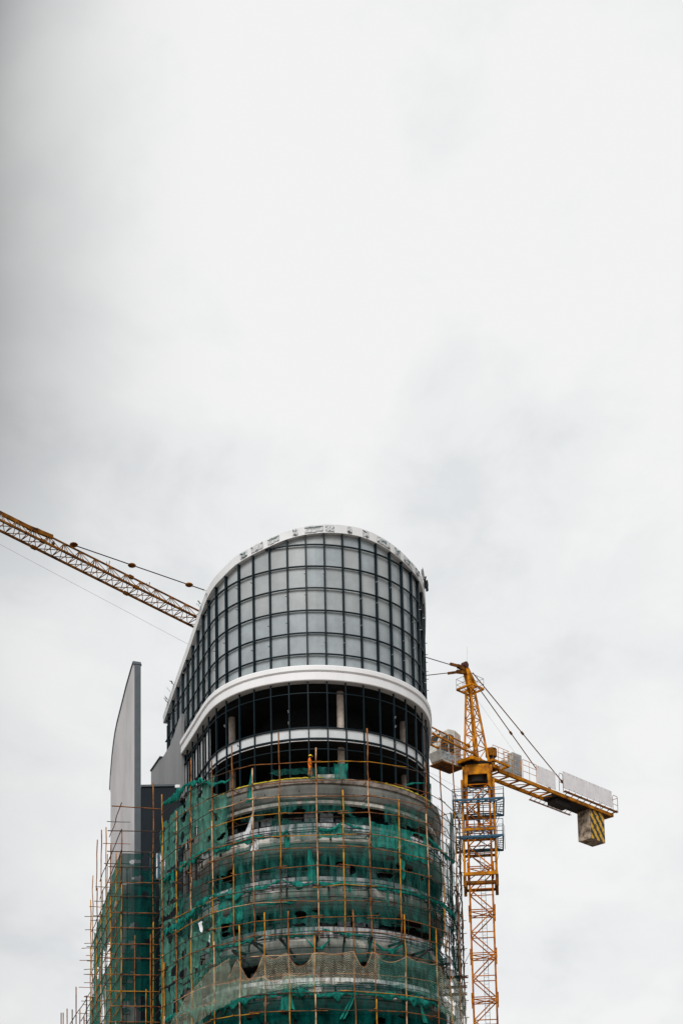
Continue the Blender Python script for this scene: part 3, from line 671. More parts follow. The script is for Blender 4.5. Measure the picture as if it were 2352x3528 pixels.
bamboo((-16.95, 127.9, 35.0), (-16.95, 127.9, 21.0), .06, M['bamboo_b'], sc2, seed=285, amp=.05)
for r_, z in enumerate(RW):
    if z > 44 and r_ == 0: bamboo(FR0+Vector((-.9, -.1, 47.2)), FR1+Vector((.5, -.1, 46.9)), .05, M['bamboo_b'], sc2, 'ledger', 5); 
    else: bamboo(FR0+Vector((-1.0-.5*random.random(), -.1, z)), FR1+Vector((.35, -.1, z-.1)), .045, M['bamboo_'+random.choice('ybbd')], sc2, 'ledger', r_+300)
    tt = [0, 7.7, 15.2, 22.4] if z < 42.5 else ([0, 7.7, 15.2] if z < 45.5 else [0, 7.7])
    for a, b in zip(tt[:-1], tt[1:]): bamboo(L0+LD*(a-.4)+Vector((-.06, -.03, z+(.4 if r_ == 0 else 0))), L0+LD*(b+.7)+Vector((-.06, 0, z+random.uniform(-.15, .1))), .045, M['bamboo_'+random.choice('ybdd')], sc2, 'ledger', r_*3+a)
    for t in (3.9, 11.5, 18.6, 22.4, 24.5):
        if random.random() < .75 and (z < 43 or t < 5): p = L0+LD*t; bamboo(ZV(p, z+.1)+Vector((-.7-.6*random.random(), 0, 0)), ZV(p, z+.1)+Vector((1.3, .3, 0)), .035, M['bamboo_'+random.choice('bd')], sc2, 'transom', r_+t)
# lower far-left scaffold
sc3 = thing('bamboo_scaffold', 'small low bamboo scaffold at the lower left corner of the photo', 'scaffold', (-32, 165, GZ))
for j, (px, py) in enumerate(((211.6, 3489), (218.7, 3489), (232, 3475), (249.7, 3478), (263, 3400), (276, 3475), (299, 3430), (290, 3500))):
    Y = 176-j*5.5; a = PY(px, py, Y); bamboo(a, (a.x+.1, a.y, 24), .06, M['bamboo_'+'dbbdbydb'[j]], sc3, seed=400+j, amp=.05)
for j, (a, b) in enumerate((((242, 3528), (312, 3418)), ((300, 3527), (330, 3470)), ((280, 3428+90), (320, 3440)))):
    bamboo(PY(*a, 168), PY(*b, 152), .05, M['bamboo_d'], sc3, 'ledger', j)
for j, (px, py) in enumerate(((292, 3432), (286, 3460), (296, 3480), (300, 3500), (290, 3515))): bamboo(PY(px, py, 153), PY(px+30, py+4, 152.5), .04, M['bamboo_b'], sc3, 'transom', j)

# ------------------------------------------------------------------ nets
def net(plan, s0, s1, z1, z0, m, label, group, off=-.2, fold=.13, sag=.25, rag=.25, seed=0, holes=(), ff=2.6, poles=None, drop=None, name='debris_net', belly=-.1, z1b=None, z0b=None, step=.1, cat='net'):
    """a sheet hung on the scaffold between two arc lengths; z1b/z0b: heights at the far end"""
    soft = m in (M['net_left'], M['net'], M['net_dark'])
    nc = max(6, int((s1-s0)/step)); nr = max(5, int((z1-z0)/step)); rows = []; uv = []
    z1b = z1 if z1b is None else z1b; z0b = z0 if z0b is None else z0b
    ps = poles if poles is not None else [sidx(i) for i in range(-1, 16)]
    for i in range(nr+1):
        v = i/nr; row = []
        for j in range(nc+1):
            t = j/nc; s = s0+(s1-s0)*t
            k = max([q for q in ps if q <= s+1e-4] or [s0]); k2 = min([q for q in ps if q > s+1e-4] or [s1]); f = (s-k)/max(.1, k2-k)
            sg = math.sin(math.pi*f)
            zt = z1+(z1b-z1)*t-sag*sg*(.95+.75*math.sin(k*7.3+seed)+.4*noise.noise((s*.8, seed, 0))); zb = z0+(z0b-z0)*t+rag*(noise.noise((s*1.1, seed*3.7, 2))+.5*noise.noise((s*3.1, seed, 5)))
            z = zt+(zb-zt)*v
            # folds run mostly downwards, gathering towards the poles
            ph = s*ff+.9*noise.noise((s*.6, z*.35, seed))+v*.5*math.sin(s*.9+seed)
            o = off+fold*(1.3*noise.noise((ph*1.1, z*.22, seed*1.3))+.45*noise.noise((ph*2.6, z*.35, seed)))*(.45+.8*v)*(.32 if soft else .8)+belly*sg*math.sin(math.pi*min(1, v*1.1))
            rg = 1-abs(noise.noise((s*1.1+z*.5, z*.8-s*.25, seed+20)))*2.4; rg2 = 1-abs(noise.noise((s*2.6-z*.9, z*1.9+s*.4, seed+31)))*2.2
            o += fold*((.55 if soft else .6)*max(0, rg)**3+.04*rg2)
            du = .05*noise.noise((s*2, z*2, seed+8)); x, y = plan.at(min(max(s+du, 0), plan.len), o); row.append((x, y, z)); uv.append((s, z))
        rows.append(row)
    H = [(a, b, ra, rb) for (a, b, ra, rb) in holes]
    def keep(i, j):
        s = s0+(s1-s0)*(j+.5)/nc; z = rows[i][j][2]
        for a, b, ra, rb in H:
            if ((s-a)/ra)**2+((z-b)/rb)**2 < 1+.55*noise.noise((s*1.6, z*1.6, seed+3)): return False
        if soft and noise.noise((s*.85, z*1.25, seed*5.3+2)) > (.40 if m is not M['net_wing'] else 9): return False
        e = min(s-s0, s1-s)
        return e > .12+.3*noise.noise((seed, z*1.3, 3))-.1
    mb = MB(); mb.grid(rows, keep, uv); o = mb.build(name, m, None, smooth=True); tag(o, label, cat, group)
    if name == 'safety_net':
        hb = MB(); hb.tube(rows[0][::2], .024, 5); hb.build('hem_rope', M['bamboo_p'], o)
    return o
def swag(plan, pts, r, m, label, group, off=-.02, seed=0, tail=.0, name='net_swag', cat='net'):
    """gathered net running along a drooping line: pts (s, z)"""
    pts = sorted(pts); ss = [p[0] for p in pts]; zs = [p[1] for p in pts]; n = max(12, int((ss[-1]-ss[0])/.09)); rows = []; uv = []; k = 14
    for i in range(n+1):
        s = ss[0]+(ss[-1]-ss[0])*i/n; z = float(np.interp(s, ss, zs)); row = []
        env = min(1, .35+4*min(i, n-i)/n); rr = r*env*(.5+1.3*max(0, .35+noise.noise((s*1.7, seed*2.3, 0)))); z += .16*noise.noise((s*1.2, seed*1.7, 6))
        for j in range(k+1):
            a = 2*math.pi*(j % k)/k; q = rr*(1+.75*noise.noise((math.cos(a)*1.6+seed, math.sin(a)*1.6, s*1.5))+.3*noise.noise((math.cos(a)*4, math.sin(a)*4+seed, s*4)))
            dz = math.cos(a)*q*(.8 if math.cos(a) > 0 else .9+tail*2.4*max(0, .35+1.3*noise.noise((s*.9, seed+4, 1)))+.8*abs(noise.noise((s*5, seed, 3)))); do = math.sin(a)*q*.45
            x, y = plan.at(s, off+do); row.append((x, y, z+dz)); uv.append((s, z+dz*2))
        rows.append(row)
    mb = MB(); mb.grid(rows, None, uv); o = mb.build(name, m, None, smooth=True); return tag(o, label, cat, group)
def hang(plan, s, z1, z0, w1, w0, m, label, group, off=-.05, seed=0, lean=0., name='net_tail', cat='net'):
    """a gathered tail of net hanging from a point and widening (or closing) downwards"""
    nr = max(8, int((z1-z0)/.1)); k = 16; rows = []; uv = []
    for i in range(nr+1):
        v = i/nr; z = z1+(z0-z1)*v; wd = w1+(w0-w1)*v; row = []
        for j in range(k+1):
            t = j/k-.5; o = off+.16*noise.noise((t*7*max(.4, wd), v*1.2, seed))+.07*noise.noise((t*15, v*3, seed))
            x, y = plan.at(s+lean*v+t*wd*(1+.3*noise.noise((v*3, seed, 1))), o); row.append((x, y, z+(.18*noise.noise((t*5, seed, 2)) if i in (0, nr) else 0))); uv.append((s+t*wd, z))
        rows.append(row)
    mb = MB(); mb.grid(rows, None, uv); o = mb.build(name, m, None, smooth=True); return tag(o, label, cat, group)
I = sidx
GA = 'green debris nets on the tower scaffold'; GW = 'green debris nets on the left wing scaffold'; GS = 'gathered green net swags on the tower scaffold'
# ---- left flank (poles 0..4)
net(SC, I(-.55), I(1.0), 44.0, 39.2, M['net_left'], 'pale green net at the top of the leftmost bay, beside the navy wall', GA, seed=1, sag=.1, z1b=44.6, z0b=39.6, holes=((I(.9), 43.2, .35, .5),))
net(SC, I(.95), I(2.1), 44.3, 40.4, M['net_left'], 'green net with two dark holes, second bay from the left at the top', GA, seed=2, sag=.15, z1b=45.0, z0b=41.3, holes=((I(1.5), 43.35, .7, .45), (I(1.25), 41.6, .35, .5)))
net(SC, I(1.9), I(3.05), 45.4, 38.4, M['net_left'], 'long green net hanging below the striped flank windows', GA, seed=3, sag=.15, z1b=45.2, z0b=38.8, fold=.15, holes=((I(2.4), 38.6, .5, .45), (I(2.15), 41.2, .3, .6), (I(2.75), 40.0, .35, .3)))
net(SC, I(2.9), I(3.65), 43.6, 38.2, M['net_left'], 'narrow gathered green curtain beside the left end of the slab edge', GA, seed=4, sag=.2, fold=.28, ff=5)
net(SC, I(-.6), I(.45), 39.6, 35.2, M['net_left'], 'pale green net below the first, left of the big dark opening', GA, seed=5, sag=.1, fold=.18, z1b=40.0, z0b=35.4)
net(SC, I(.3), I(1.2), 39.2, 35.6, M['net_left'], 'torn green net tapering down beside the big dark opening', GA, seed=6, sag=.3, fold=.25, holes=((I(1.05), 38.3, 1.3, 1.7),))
net(SC, I(1.0), I(3.2), 37.0, 32.4, M['net'], 'dark crumpled green net below the big dark opening', GA, seed=7, sag=.35, fold=.2, belly=.25, holes=((I(2.6), 35.7, .6, .6), (I(1.9), 33.6, .5, .5)))
net(SC, I(-.6), I(1.1), 35.1, 29.2, M['net_left'], 'pale green net halfway down the leftmost bay', GA, seed=8, sag=.15, fold=.16, holes=((I(.4), 33.7, .4, .9), (I(.9), 31.2, .3, .7)))
net(SC, I(.95), I(2.1), 33.4, 28.6, M['net_left'], 'patched pale green net halfway down the second bay', GA, seed=9, sag=.2, fold=.15, holes=((I(1.7), 33.0, .35, .7), (I(1.3), 29.5, .6, .5)))
net(SC, I(2.0), I(3.3), 33.6, 28.4, M['net_left'], 'creased bright green net halfway down the third bay', GA, seed=10, sag=.3, fold=.28, ff=3.4, holes=((I(2.7), 32.6, .5, .5), (I(2.5), 29.9, .8, .5)))
net(SC, I(-.6), I(1.1), 29.0, 22.5, M['net_left'], 'pale green net at the foot of the leftmost bay', GA, seed=11, sag=.1, fold=.2, holes=((I(.7), 26.9, .5, .8), (I(.1), 24.6, .4, .5)))
net(SC, I(1.0), I(2.4), 28.7, 22.5, M['net_left'], 'green net at the foot of the second bay', GA, seed=12, sag=.25, fold=.22, holes=((I(1.5), 27.4, .9, .8), (I(2.0), 25.7, .4, .5)))
net(SC, I(2.2), I(4.2), 29.6, 26.0, M['net'], 'dark translucent green net above the left end of the coarse netting', GA, seed=13, sag=.35, fold=.18)
# ---- upper front
net(SC, I(3.15), I(4.5), 37.9, 35.0, M['net'], 'translucent green net with a dark hole below the left balcony end', GA, seed=20, sag=.15, holes=((I(3.9), 36.3, .8, .75),))
net(SC, I(3.2), I(4.4), 35.2, 32.2, M['net_dense'], 'bright creased green net below the dark hole on the left front', GA, seed=21, sag=.3, fold=.2, rag=.4, holes=((I(3.6), 33.2, .5, .4),))
net(SC, I(3.1), I(4.7), 32.6, 29.4, M['net'], 'limp translucent green net with sagging upper edge on the left front', GA, seed=22, sag=.6, rag=.5)
net(SC, I(4.3), I(6.1), 42.3, 40.3, M['net_thin'], 'torn thin green net under the top slab, left of the yellow pole', GA, seed=23, sag=.3, rag=.35, holes=((I(4.6), 41.4, .9, .55), (I(5.6), 40.7, .5, .3)))
net(SC, I(6.0), I(8.0), 42.0, 40.7, M['net'], 'narrow green net strip hanging just under the top slab', GA, seed=24, sag=.1, rag=.3, holes=((I(6.5), 40.9, .5, .25),))
net(SC, I(7.9), I(9.0), 41.8, 40.2, M['net'], 'torn green net corner hanging right of the short yellow pole', GA, seed=25, sag=.5, rag=.5, holes=((I(8.8), 40.6, .9, .5),))
net(SC, I(9.55), I(11.0), 41.7, 40.0, M['net'], 'green net strip under the top slab near its right end', GA, seed=26, sag=.1, rag=.35)
net(SC, I(5.6), I(7.05), 40.4, 38.4, M['net'], 'green net draped over the white balustrade beside the central pole', GA, seed=27, sag=.5, rag=.2, fold=.16, holes=((I(6.65), 40.5, .6, .35),))
net(SC, I(7.0), I(8.05), 39.6, 38.5, M['net_dense'], 'bright green drape sagging right of the central pole at the first balustrade', GA, seed=28, sag=-.1, rag=.2, fold=.16, holes=((I(7.4), 39.7, .8, .4),))
net(SC, I(8.0), I(9.1), 40.3, 38.4, M['net'], 'green net over the first balustrade between the yellow and the brown pole', GA, seed=29, sag=.25, rag=.1)
net(SC, I(9.05), I(10.05), 40.1, 37.9, M['net_dense'], 'bright green net over the first balustrade, right of the brown pole', GA, seed=30, sag=.2, rag=.15, fold=.15)
net(SC, I(10.0), I(11.1), 39.8, 37.3, M['net_dense'], 'wind-folded green net at the right end of the first balustrade', GA, seed=31, sag=.35, rag=.3, fold=.22, holes=((I(10.7), 39.3, .6, .4),))
net(SC, I(3.9), I(7.02), 38.4, 34.9, M['net'], 'wide translucent green net over the second balcony, left of centre', GA, seed=32, sag=.1, rag=.1, belly=.05, fold=.05, holes=((I(6.2), 35.3, .5, .25),))
net(SC, I(6.98), I(9.05), 38.3, 34.7, M['net'], 'translucent green net over the second balcony, right of centre', GA, seed=33, sag=.1, rag=.1, belly=.05, fold=.05, holes=((I(8.3), 35.9, .35, .4),))
net(SC, I(9.0), I(11.1), 38.0, 34.4, M['net'], 'translucent green net over the right part of the second balcony', GA, seed=34, sag=.15, rag=.2, belly=.06, fold=.07, holes=((I(10.2), 36.6, .9, .35), (I(9.5), 35.6, .8, .3)))
net(SC, I(3.7), I(6.0), 34.9, 31.4, M['net'], 'green net over the left part of the third balcony', GA, seed=35, sag=.35, rag=.4, fold=.08, holes=((I(4.3), 34.5, .7, .3),))
net(SC, I(5.9), I(9.0), 34.7, 31.5, M['net'], 'smooth green net over the middle of the third balcony', GA, seed=36, sag=.1, rag=.25, fold=.05, belly=.05)
net(SC, I(9.0), I(11.1), 34.6, 31.4, M['net'], 'green net over the right part of the third balcony', GA, seed=37, sag=.3, rag=.3, fold=.1, holes=((I(9.7), 33.5, .6, .35), (I(10.5), 31.9, .9, .35)))
net(SC, I(4.7), I(7.0), 31.9, 30.3, M['net'], 'green net hanging over the grey balustrade left of the central pole', GA, seed=38, sag=.4, rag=.15, fold=.1)
net(SC, I(4.4), I(8.4), 30.3, 28.3, M['net_thin'], 'thin green net around the black brackets in the middle', GA, seed=39, sag=.2, rag=.3)
net(SC, I(8.3), I(11.3), 30.9, 28.2, M['net'], 'green net around the black brackets on the right', GA, seed=40, sag=.4, rag=.4, fold=.15, holes=((I(9.3), 30.2, 1.0, .4), (I(10.4), 29.3, .5, .4)))
# ---- right-hand run (poles 11..15)
net(SC, I(11.05), I(11.95), 42.7, 41.0, M['net_thin'], 'thin see-through net against the sky, left of the slim upright cane', GA, seed=50, sag=.1, rag=.6, z1b=43.0, z0b=41.9)
net(SC, I(12.05), I(12.95), 42.6, 40.3, M['net_thin'], 'thin see-through net against the sky, right of the slim upright cane', GA, seed=51, sag=.1, rag=.5, z0b=41.0)
net(SC, I(11.1), I(13.0), 40.2, 38.8, M['net_thin'], 'thin grey-green net against the sky beside the rounded balcony end', GA, seed=52, sag=.15, rag=.3)
net(SC, I(11.0), I(13.0), 38.8, 36.1, M['net'], 'green net around the right end of the first balcony', GA, seed=53, sag=.1, rag=.25, fold=.14)
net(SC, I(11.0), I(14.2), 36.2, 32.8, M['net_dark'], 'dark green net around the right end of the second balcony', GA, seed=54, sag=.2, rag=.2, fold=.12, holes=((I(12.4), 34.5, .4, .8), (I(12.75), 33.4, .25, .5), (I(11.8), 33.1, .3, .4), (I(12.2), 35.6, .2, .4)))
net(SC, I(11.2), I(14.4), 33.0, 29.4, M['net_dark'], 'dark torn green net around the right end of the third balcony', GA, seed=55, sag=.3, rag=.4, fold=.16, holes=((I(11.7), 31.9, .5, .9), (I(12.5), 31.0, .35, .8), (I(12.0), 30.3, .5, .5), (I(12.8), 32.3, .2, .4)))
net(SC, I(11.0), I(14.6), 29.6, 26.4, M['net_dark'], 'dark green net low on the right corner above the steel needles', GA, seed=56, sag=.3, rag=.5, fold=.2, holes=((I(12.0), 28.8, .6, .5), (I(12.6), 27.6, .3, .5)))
# ---- below the coarse net
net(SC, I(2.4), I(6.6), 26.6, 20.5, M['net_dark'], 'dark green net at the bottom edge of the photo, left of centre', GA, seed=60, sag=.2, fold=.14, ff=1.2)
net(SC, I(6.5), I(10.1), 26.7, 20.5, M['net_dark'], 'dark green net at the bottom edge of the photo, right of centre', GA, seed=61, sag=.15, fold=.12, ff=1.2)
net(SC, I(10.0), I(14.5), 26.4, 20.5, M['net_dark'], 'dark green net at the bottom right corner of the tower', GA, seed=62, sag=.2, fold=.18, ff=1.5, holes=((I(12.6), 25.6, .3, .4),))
LPx = [(561, 3340), (647, 3300), (738, 3300), (825, 3290), (909, 3290), (988, 3290), (1081, 3290), (1215, 3290), (1275, 3300), (1391, 3310), (1502, 3330), (1545, 3350), (1573, 3370)]
LA = [SC.hit(*p)[0] for p in LPx]
# ---- coarse tan safety net
GC = 'coarse knotted safety nets'
net(SC, I(-.4), I(3.9), 24.2, 22.2, M['coarse'], 'tan knotted safety net sagging around the lower left flank', GC, off=.3, sag=.3, z1b=29.3, z0b=25.4, fold=.15, seed=70, name='safety_net', poles=LA)
net(SC, I(3.8), I(6.9), 29.0, 25.6, M['coarse'], 'tan knotted safety net scalloped along the lower front, left of centre', GC, off=.32, sag=1.15, rag=.1, z0b=26.3, fold=.12, seed=71, name='safety_net', poles=LA)
net(SC, I(6.8), I(9.2), 29.0, 26.3, M['coarse'], 'tan knotted safety net along the lower front, right of centre', GC, off=.32, sag=.75, rag=.1, z0b=26.6, fold=.12, seed=72, name='safety_net', poles=LA)
net(SC, I(9.1), I(11.2), 28.9, 26.5, M['coarse_g'], 'greenish knotted safety net along the lower front, near the right corner', GC, off=.32, sag=.5, rag=.1, z0b=25.6, fold=.12, seed=73, name='safety_net', poles=LA)
net(SC, I(11.1), I(13.3), 28.7, 25.0, M['coarse'], 'tan knotted safety net rounding the lower right corner', GC, off=.3, sag=.5, rag=.4, z1b=27.9, z0b=23.6, fold=.2, seed=74, name='safety_net', poles=LA)
net(SC, I(3.0), I(7.4), 27.2, 25.4, M['coarse_g'], 'green knotted net doubled behind the tan net, left of centre', GC, off=.2, sag=.5, rag=.2, z1b=27.3, z0b=26.3, fold=.2, seed=75, name='safety_net', poles=LA)
# ---- swags
hz = lambda px, py: (lambda h: (h[0], h[3]))(SC.hit(px, py))
def SW(pxs, r, label, seed, m='net_dense', tail=.6): swag(SC, [hz(*p) for p in pxs], r, M[m], label, GS, seed=seed, tail=tail)
SW([(561, 2770), (600, 2745), (640, 2705), (690, 2688), (722, 2700)], .22, 'crumpled green swag along the top rail of the left flank', 1)
SW([(715, 2702), (745, 2700), (775, 2695), (800, 2672)], .13, 'thin green swag looping across the left end of the open storey', 2)
SW([(560, 3035), (590, 3010), (610, 2995), (650, 2965), (700, 2935), (722, 2925)], .24, 'bright green swag rising along the flank below the dark opening', 3)
SW([(735, 2928), (780, 2918), (830, 2902), (870, 2888)], .13, 'green swag along the foot of the left white balustrade', 4)
SW([(850, 2888), (900, 2884), (965, 2880), (990, 2862), (1000, 2835)], .09, 'slim green swag crossing the yellow pole below the balustrade', 5)
SW([(1092, 2850), (1130, 2862), (1160, 2848), (1180, 2832), (1215, 2845), (1260, 2855)], .10, 'green swag peaked at the short yellow pole right of centre', 6)
SW([(855, 3068), (900, 3058), (940, 3042), (968, 3032)], .13, 'green swag climbing towards the yellow pole at the second balcony', 7)
SW([(968, 3032), (1000, 3040), (1040, 3045), (1090, 3038), (1150, 3044), (1215, 3046), (1262, 3048)], .13, 'long green swag along the middle of the second balcony', 8)
SW([(1262, 3046), (1310, 3058), (1360, 3066), (1420, 3078), (1470, 3092)], .15, 'green swag along the right half of the second balcony', 9)
SW([(1470, 3092), (1510, 3108), (1550, 3140), (1568, 3155)], .16, 'green swag around the right corner at the second balcony', 10)
SW([(560, 3210), (600, 3195), (640, 3165), (660, 3148), (690, 3110), (722, 3085)], .28, 'heavy crumpled green swag low on the left flank', 11)
SW([(728, 3082), (770, 3090), (810, 3088), (850, 3070)], .18, 'green swag below the dark hole on the left front', 12)
SW([(730, 3265), (780, 3262), (830, 3250), (870, 3236), (905, 3222)], .10, 'green swag along the golden cane left of the brackets', 13)
SW([(960, 3224), (1010, 3222), (1070, 3222), (1088, 3216)], .09, 'green swag on the bracket line left of centre', 14)
SW([(1100, 3196), (1150, 3212), (1200, 3220), (1250, 3222)], .07, 'green swag on the bracket line right of centre', 15)
SW([(560, 3515), (620, 3495), (680, 3480), (740, 3468), (800, 3452), (860, 3440), (910, 3428)], .22, 'thick green roll along the lower edge of the coarse net, left part', 16, tail=1.0)
SW([(905, 3428), (960, 3424), (1000, 3418), (1050, 3412), (1095, 3428), (1140, 3424), (1215, 3420), (1260, 3420)], .16, 'thick green roll along the lower edge of the coarse net, middle part', 17, tail=.8)
SW([(1255, 3418), (1320, 3424), (1390, 3436), (1450, 3446), (1500, 3462), (1550, 3492), (1570, 3510)], .22, 'thick green roll along the lower edge of the coarse net, right part', 18, tail=.7)
SW([(1468, 2882), (1510, 2925), (1550, 2962), (1566, 2972)], .15, 'green swag around the right corner at the first balcony', 19)
SW([(1395, 2725), (1400, 2702), (1430, 2696), (1466, 2698)], .06, 'thin green strap hooked over the rail near the right end of the open storey', 20)
SW([(1281, 3240), (1320, 3270), (1360, 3275), (1395, 3250)], .14, 'drooping green swag between two black brackets on the right', 21)
SW([(1050, 3232), (1080, 3262), (1095, 3268), (1120, 3255), (1140, 3228)], .10, 'drooping green swag under the central black bracket', 22)
SW([(1040, 3098), (1000, 3106), (940, 3112), (880, 3118)], .07, 'narrow green swag under the third balcony beam', 23)
def HG(px, py, py2, w1, w0, label, seed, lean=0, m='net_dense', off=-.05):
    a = hz(px, py); b = hz(px, py2); hang(SC, a[0], a[1], b[1], w1, w0, M[m], label, 'hanging green net tails', seed=seed, lean=lean, off=off)
HG(868, 2650, 2762, .2, .75, 'twisted green net tail hanging from the rail corner left of the worker', 1, -.3)
HG(795, 2740, 2820, .5, 1.0, 'curled green net tail in front of the left slab end', 2, -.7, 'net')
HG(1175, 2630, 2688, 1.2, .9, 'pleated green net hanging from the guard rail right of the worker', 3, -.1)
HG(1108, 2642, 2686, 2.2, 2.0, 'thin green net veil on the guard rail beside the pleated one', 4, 0, 'net')
HG(1000, 2648, 2668, 3.4, 3.0, 'low green net strip behind the worker at the guard rail', 5, 0, 'net')
HG(1066, 2925, 3035, .35, .7, 'folded green net tail hanging over the second balcony at the centre', 6, .2)
HG(1386, 2962, 3025, .6, .35, 'green net tail hanging from the second balcony on the right', 7)
HG(987, 3388, 3480, .25, 1.3, 'bunched emerald net knot hanging under the coarse net', 8)
HG(1220, 3425, 3510, .3, .5, 'thin green net tail under the coarse net right of centre', 9, -1.0)
HG(1440, 3420, 3520, .3, .4, 'thin green net tail trailing at the lower right', 10, .8)
HG(1556, 2800, 2965, .5, 1.3, 'dark green net bundle hanging down the right corner', 11, -.2, 'net_dark')
HG(1484, 2700, 2790, .08, .35, 'slim green net tail against the sky by the brown pole', 12, -.1, 'net')
HG(1335, 3050, 3120, .3, .2, 'short green net tail below the third ring on the right', 13)
HG(1345, 3120, 3180, 1.4, .5, 'triangular green net fold on the third balcony', 14, .3, 'net')
HG(1205, 3040, 3075, .4, .2, 'short green net tail left of the brown pole at the second balcony', 15)
HG(652, 2700, 2860, .3, 1.1, 'pale triangular net fold hanging in the third bay', 16, -.7, 'net_left')
HG(1598, 3420, 3492, .15, .5, 'pale net scrap blown out at the lower right edge', 17, .1, 'net_thin')
HG(985, 2870, 2920, .35, .5, 'bow-shaped green net scrap under the first balustrade', 18, .1)
# white plastic sheet, rags
a = hz(869, 2785); b = hz(848, 2865)
hang(SC, a[0], a[1], b[1], .15, .65, M['plastic'], 'white plastic sheet hanging in front of the left balustrade', None, off=-.5, seed=33, lean=-.75, name='plastic_sheet', cat='plastic sheet')
a = hz(696, 3178); hang(SC, a[0], a[1], a[1]-.9, .7, .15, M['plastic'], 'white rag tied to a cane on the left flank', None, off=.2, seed=34, lean=.3, name='rag', cat='rag')
a = hz(728, 3222); hang(SC, a[0], a[1], a[1]-.6, .12, .1, M['plastic'], 'small white rag hanging from the ledger of the left front', None, off=.2, seed=35, name='rag', cat='rag')
a = hz(872, 2898); hang(SC, a[0], a[1], a[1]-.75, .9, .7, M['plastic'], 'white plastic bag caught behind the pole below the balustrade', None, off=-.2, seed=36, name='plastic_bag', cat='plastic bag')

# left wing nets
PW = Poly([tuple((L0+LD*26)[:2]), tuple(L0[:2]), (-16.4, 128.25)]); cs = PW.S[1]
pw = [cs-t for t in (0, 3.9, 7.7, 11.5, 15.2, 18.6, 22.4)]
fw = [(42.75, 39.95, 'topmost'), (39.9, 37.1, 'second from the top'), (37.05, 34.2, 'third from the top'), (34.15, 31.4, 'fourth from the top'), (31.3, 28.5, 'fifth from the top')]
for i, (a, b, nm) in enumerate(fw):
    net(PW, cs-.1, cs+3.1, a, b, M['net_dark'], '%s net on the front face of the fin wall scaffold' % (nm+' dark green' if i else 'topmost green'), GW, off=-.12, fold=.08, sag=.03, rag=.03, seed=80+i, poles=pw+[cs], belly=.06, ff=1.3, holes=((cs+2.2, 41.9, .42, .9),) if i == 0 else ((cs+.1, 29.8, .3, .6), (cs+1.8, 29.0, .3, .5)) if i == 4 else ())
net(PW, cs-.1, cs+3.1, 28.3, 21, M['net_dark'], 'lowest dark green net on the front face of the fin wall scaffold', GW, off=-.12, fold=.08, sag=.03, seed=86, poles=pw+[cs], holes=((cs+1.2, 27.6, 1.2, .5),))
net(PW, cs-7.9, cs, 43.0, 38.8, M['net_wing'], 'pale green net at the top of the receding face, next to the fin wall corner', GW, off=-.15, fold=.1, sag=.15, seed=87, poles=pw, holes=((cs-4.6, 38.9, 1.5, .8),), step=.2)
net(PW, cs-15.3, cs-7.6, 42.2, 36.8, M['net_wing'], 'pale green net at the top middle of the receding scaffold face', GW, off=-.15, fold=.12, sag=.4, rag=.5, seed=88, poles=pw, step=.2)
net(PW, cs-22.5, cs-15, 41.4, 34.0, M['net_wing'], 'green net on the far end of the receding scaffold face', GW, off=-.15, fold=.2, sag=.4, rag=.5, seed=89, poles=pw, holes=((cs-19, 36, 1.2, .8),), step=.2)
net(PW, cs-8.5, cs, 38.9, 30.2, M['net_wing'], 'tall pale green net on the receding face beside the dark front nets', GW, off=-.15, fold=.12, sag=.2, seed=90, poles=pw, holes=((cs-6.6, 37.6, 1.8, 1.2),), step=.2)
net(PW, cs-16, cs-8, 35.2, 27.5, M['net_wing'], 'pale green net below the bare lattice of the receding face', GW, off=-.15, fold=.15, sag=.5, seed=91, poles=pw, holes=((cs-15, 31, 1, 2),), step=.2)
net(PW, cs-9, cs, 30.0, 21.5, M['net_wing'], 'pale green net at the foot of the receding face near the corner', GW, off=-.15, fold=.12, sag=.1, seed=92, poles=pw, holes=((cs-1.2, 25.6, .7, 1.6), (cs-5.5, 24.0, 1.5, 1.2)), step=.2)
net(PW, cs-24, cs-9, 27.6, 21.5, M['net_wing'], 'pale green net at the foot of the far half of the receding face', GW, off=-.15, fold=.15, sag=.4, seed=93, poles=pw, step=.25)
net(PW, cs-24.5, cs-16, 34.2, 29.5, M['net_wing'], 'green net low on the far end of the receding scaffold face', GW, off=-.1, fold=.2, sag=.3, rag=.6, seed=94, poles=pw)
P3 = Poly([tuple(PY(285, 3528, 156)[:2]), tuple(PY(345, 3528, 149)[:2])])
net(P3, 0, P3.len, 31.4, 27, M['net_wing'], 'green net on the small low scaffold at the lower left corner', None, off=-.12, fold=.15, sag=.1, seed=95, poles=[0, P3.len], z1b=33.2)

# floodlight on the right corner of the scaffold
fp = PY(1583, 2812, 121.5); fl_ = thing('floodlight', 'round grey floodlight clamped to the right corner of the scaffold', 'floodlight', fp-Vector((0, 0, .3)))
mb = MB(); mb.tube([fp+Vector((0, -.12, 0)), fp+Vector((0, .0, 0)), fp+Vector((0, .2, 0))], .24, 16, .1); mb.build('housing', M['steel_d'], fl_)
mb = MB(); mb.tube([fp+Vector((0, -.15, 0)), fp+Vector((0, -.122, 0))], .21, 16); mb.build('lens', M['cabinet'], fl_)
mb = MB(); mb.bar(fp+Vector((0, .1, 0)), fp+Vector((-.5, .3, .05)), .05); mb.build('arm', M['steel_d'], fl_)
# block standing on the slab edge beside the worker
bx = PY(1130, 2684, 113.75); mb = MB(); mb.box(bx.x-.85, bx.x+.95, 113.72, 113.95, 44.02, 44.3)
tag(mb.build('concrete_kerb', M['beam'], None), 'low pale kerb block on the slab edge right of the worker', 'kerb')

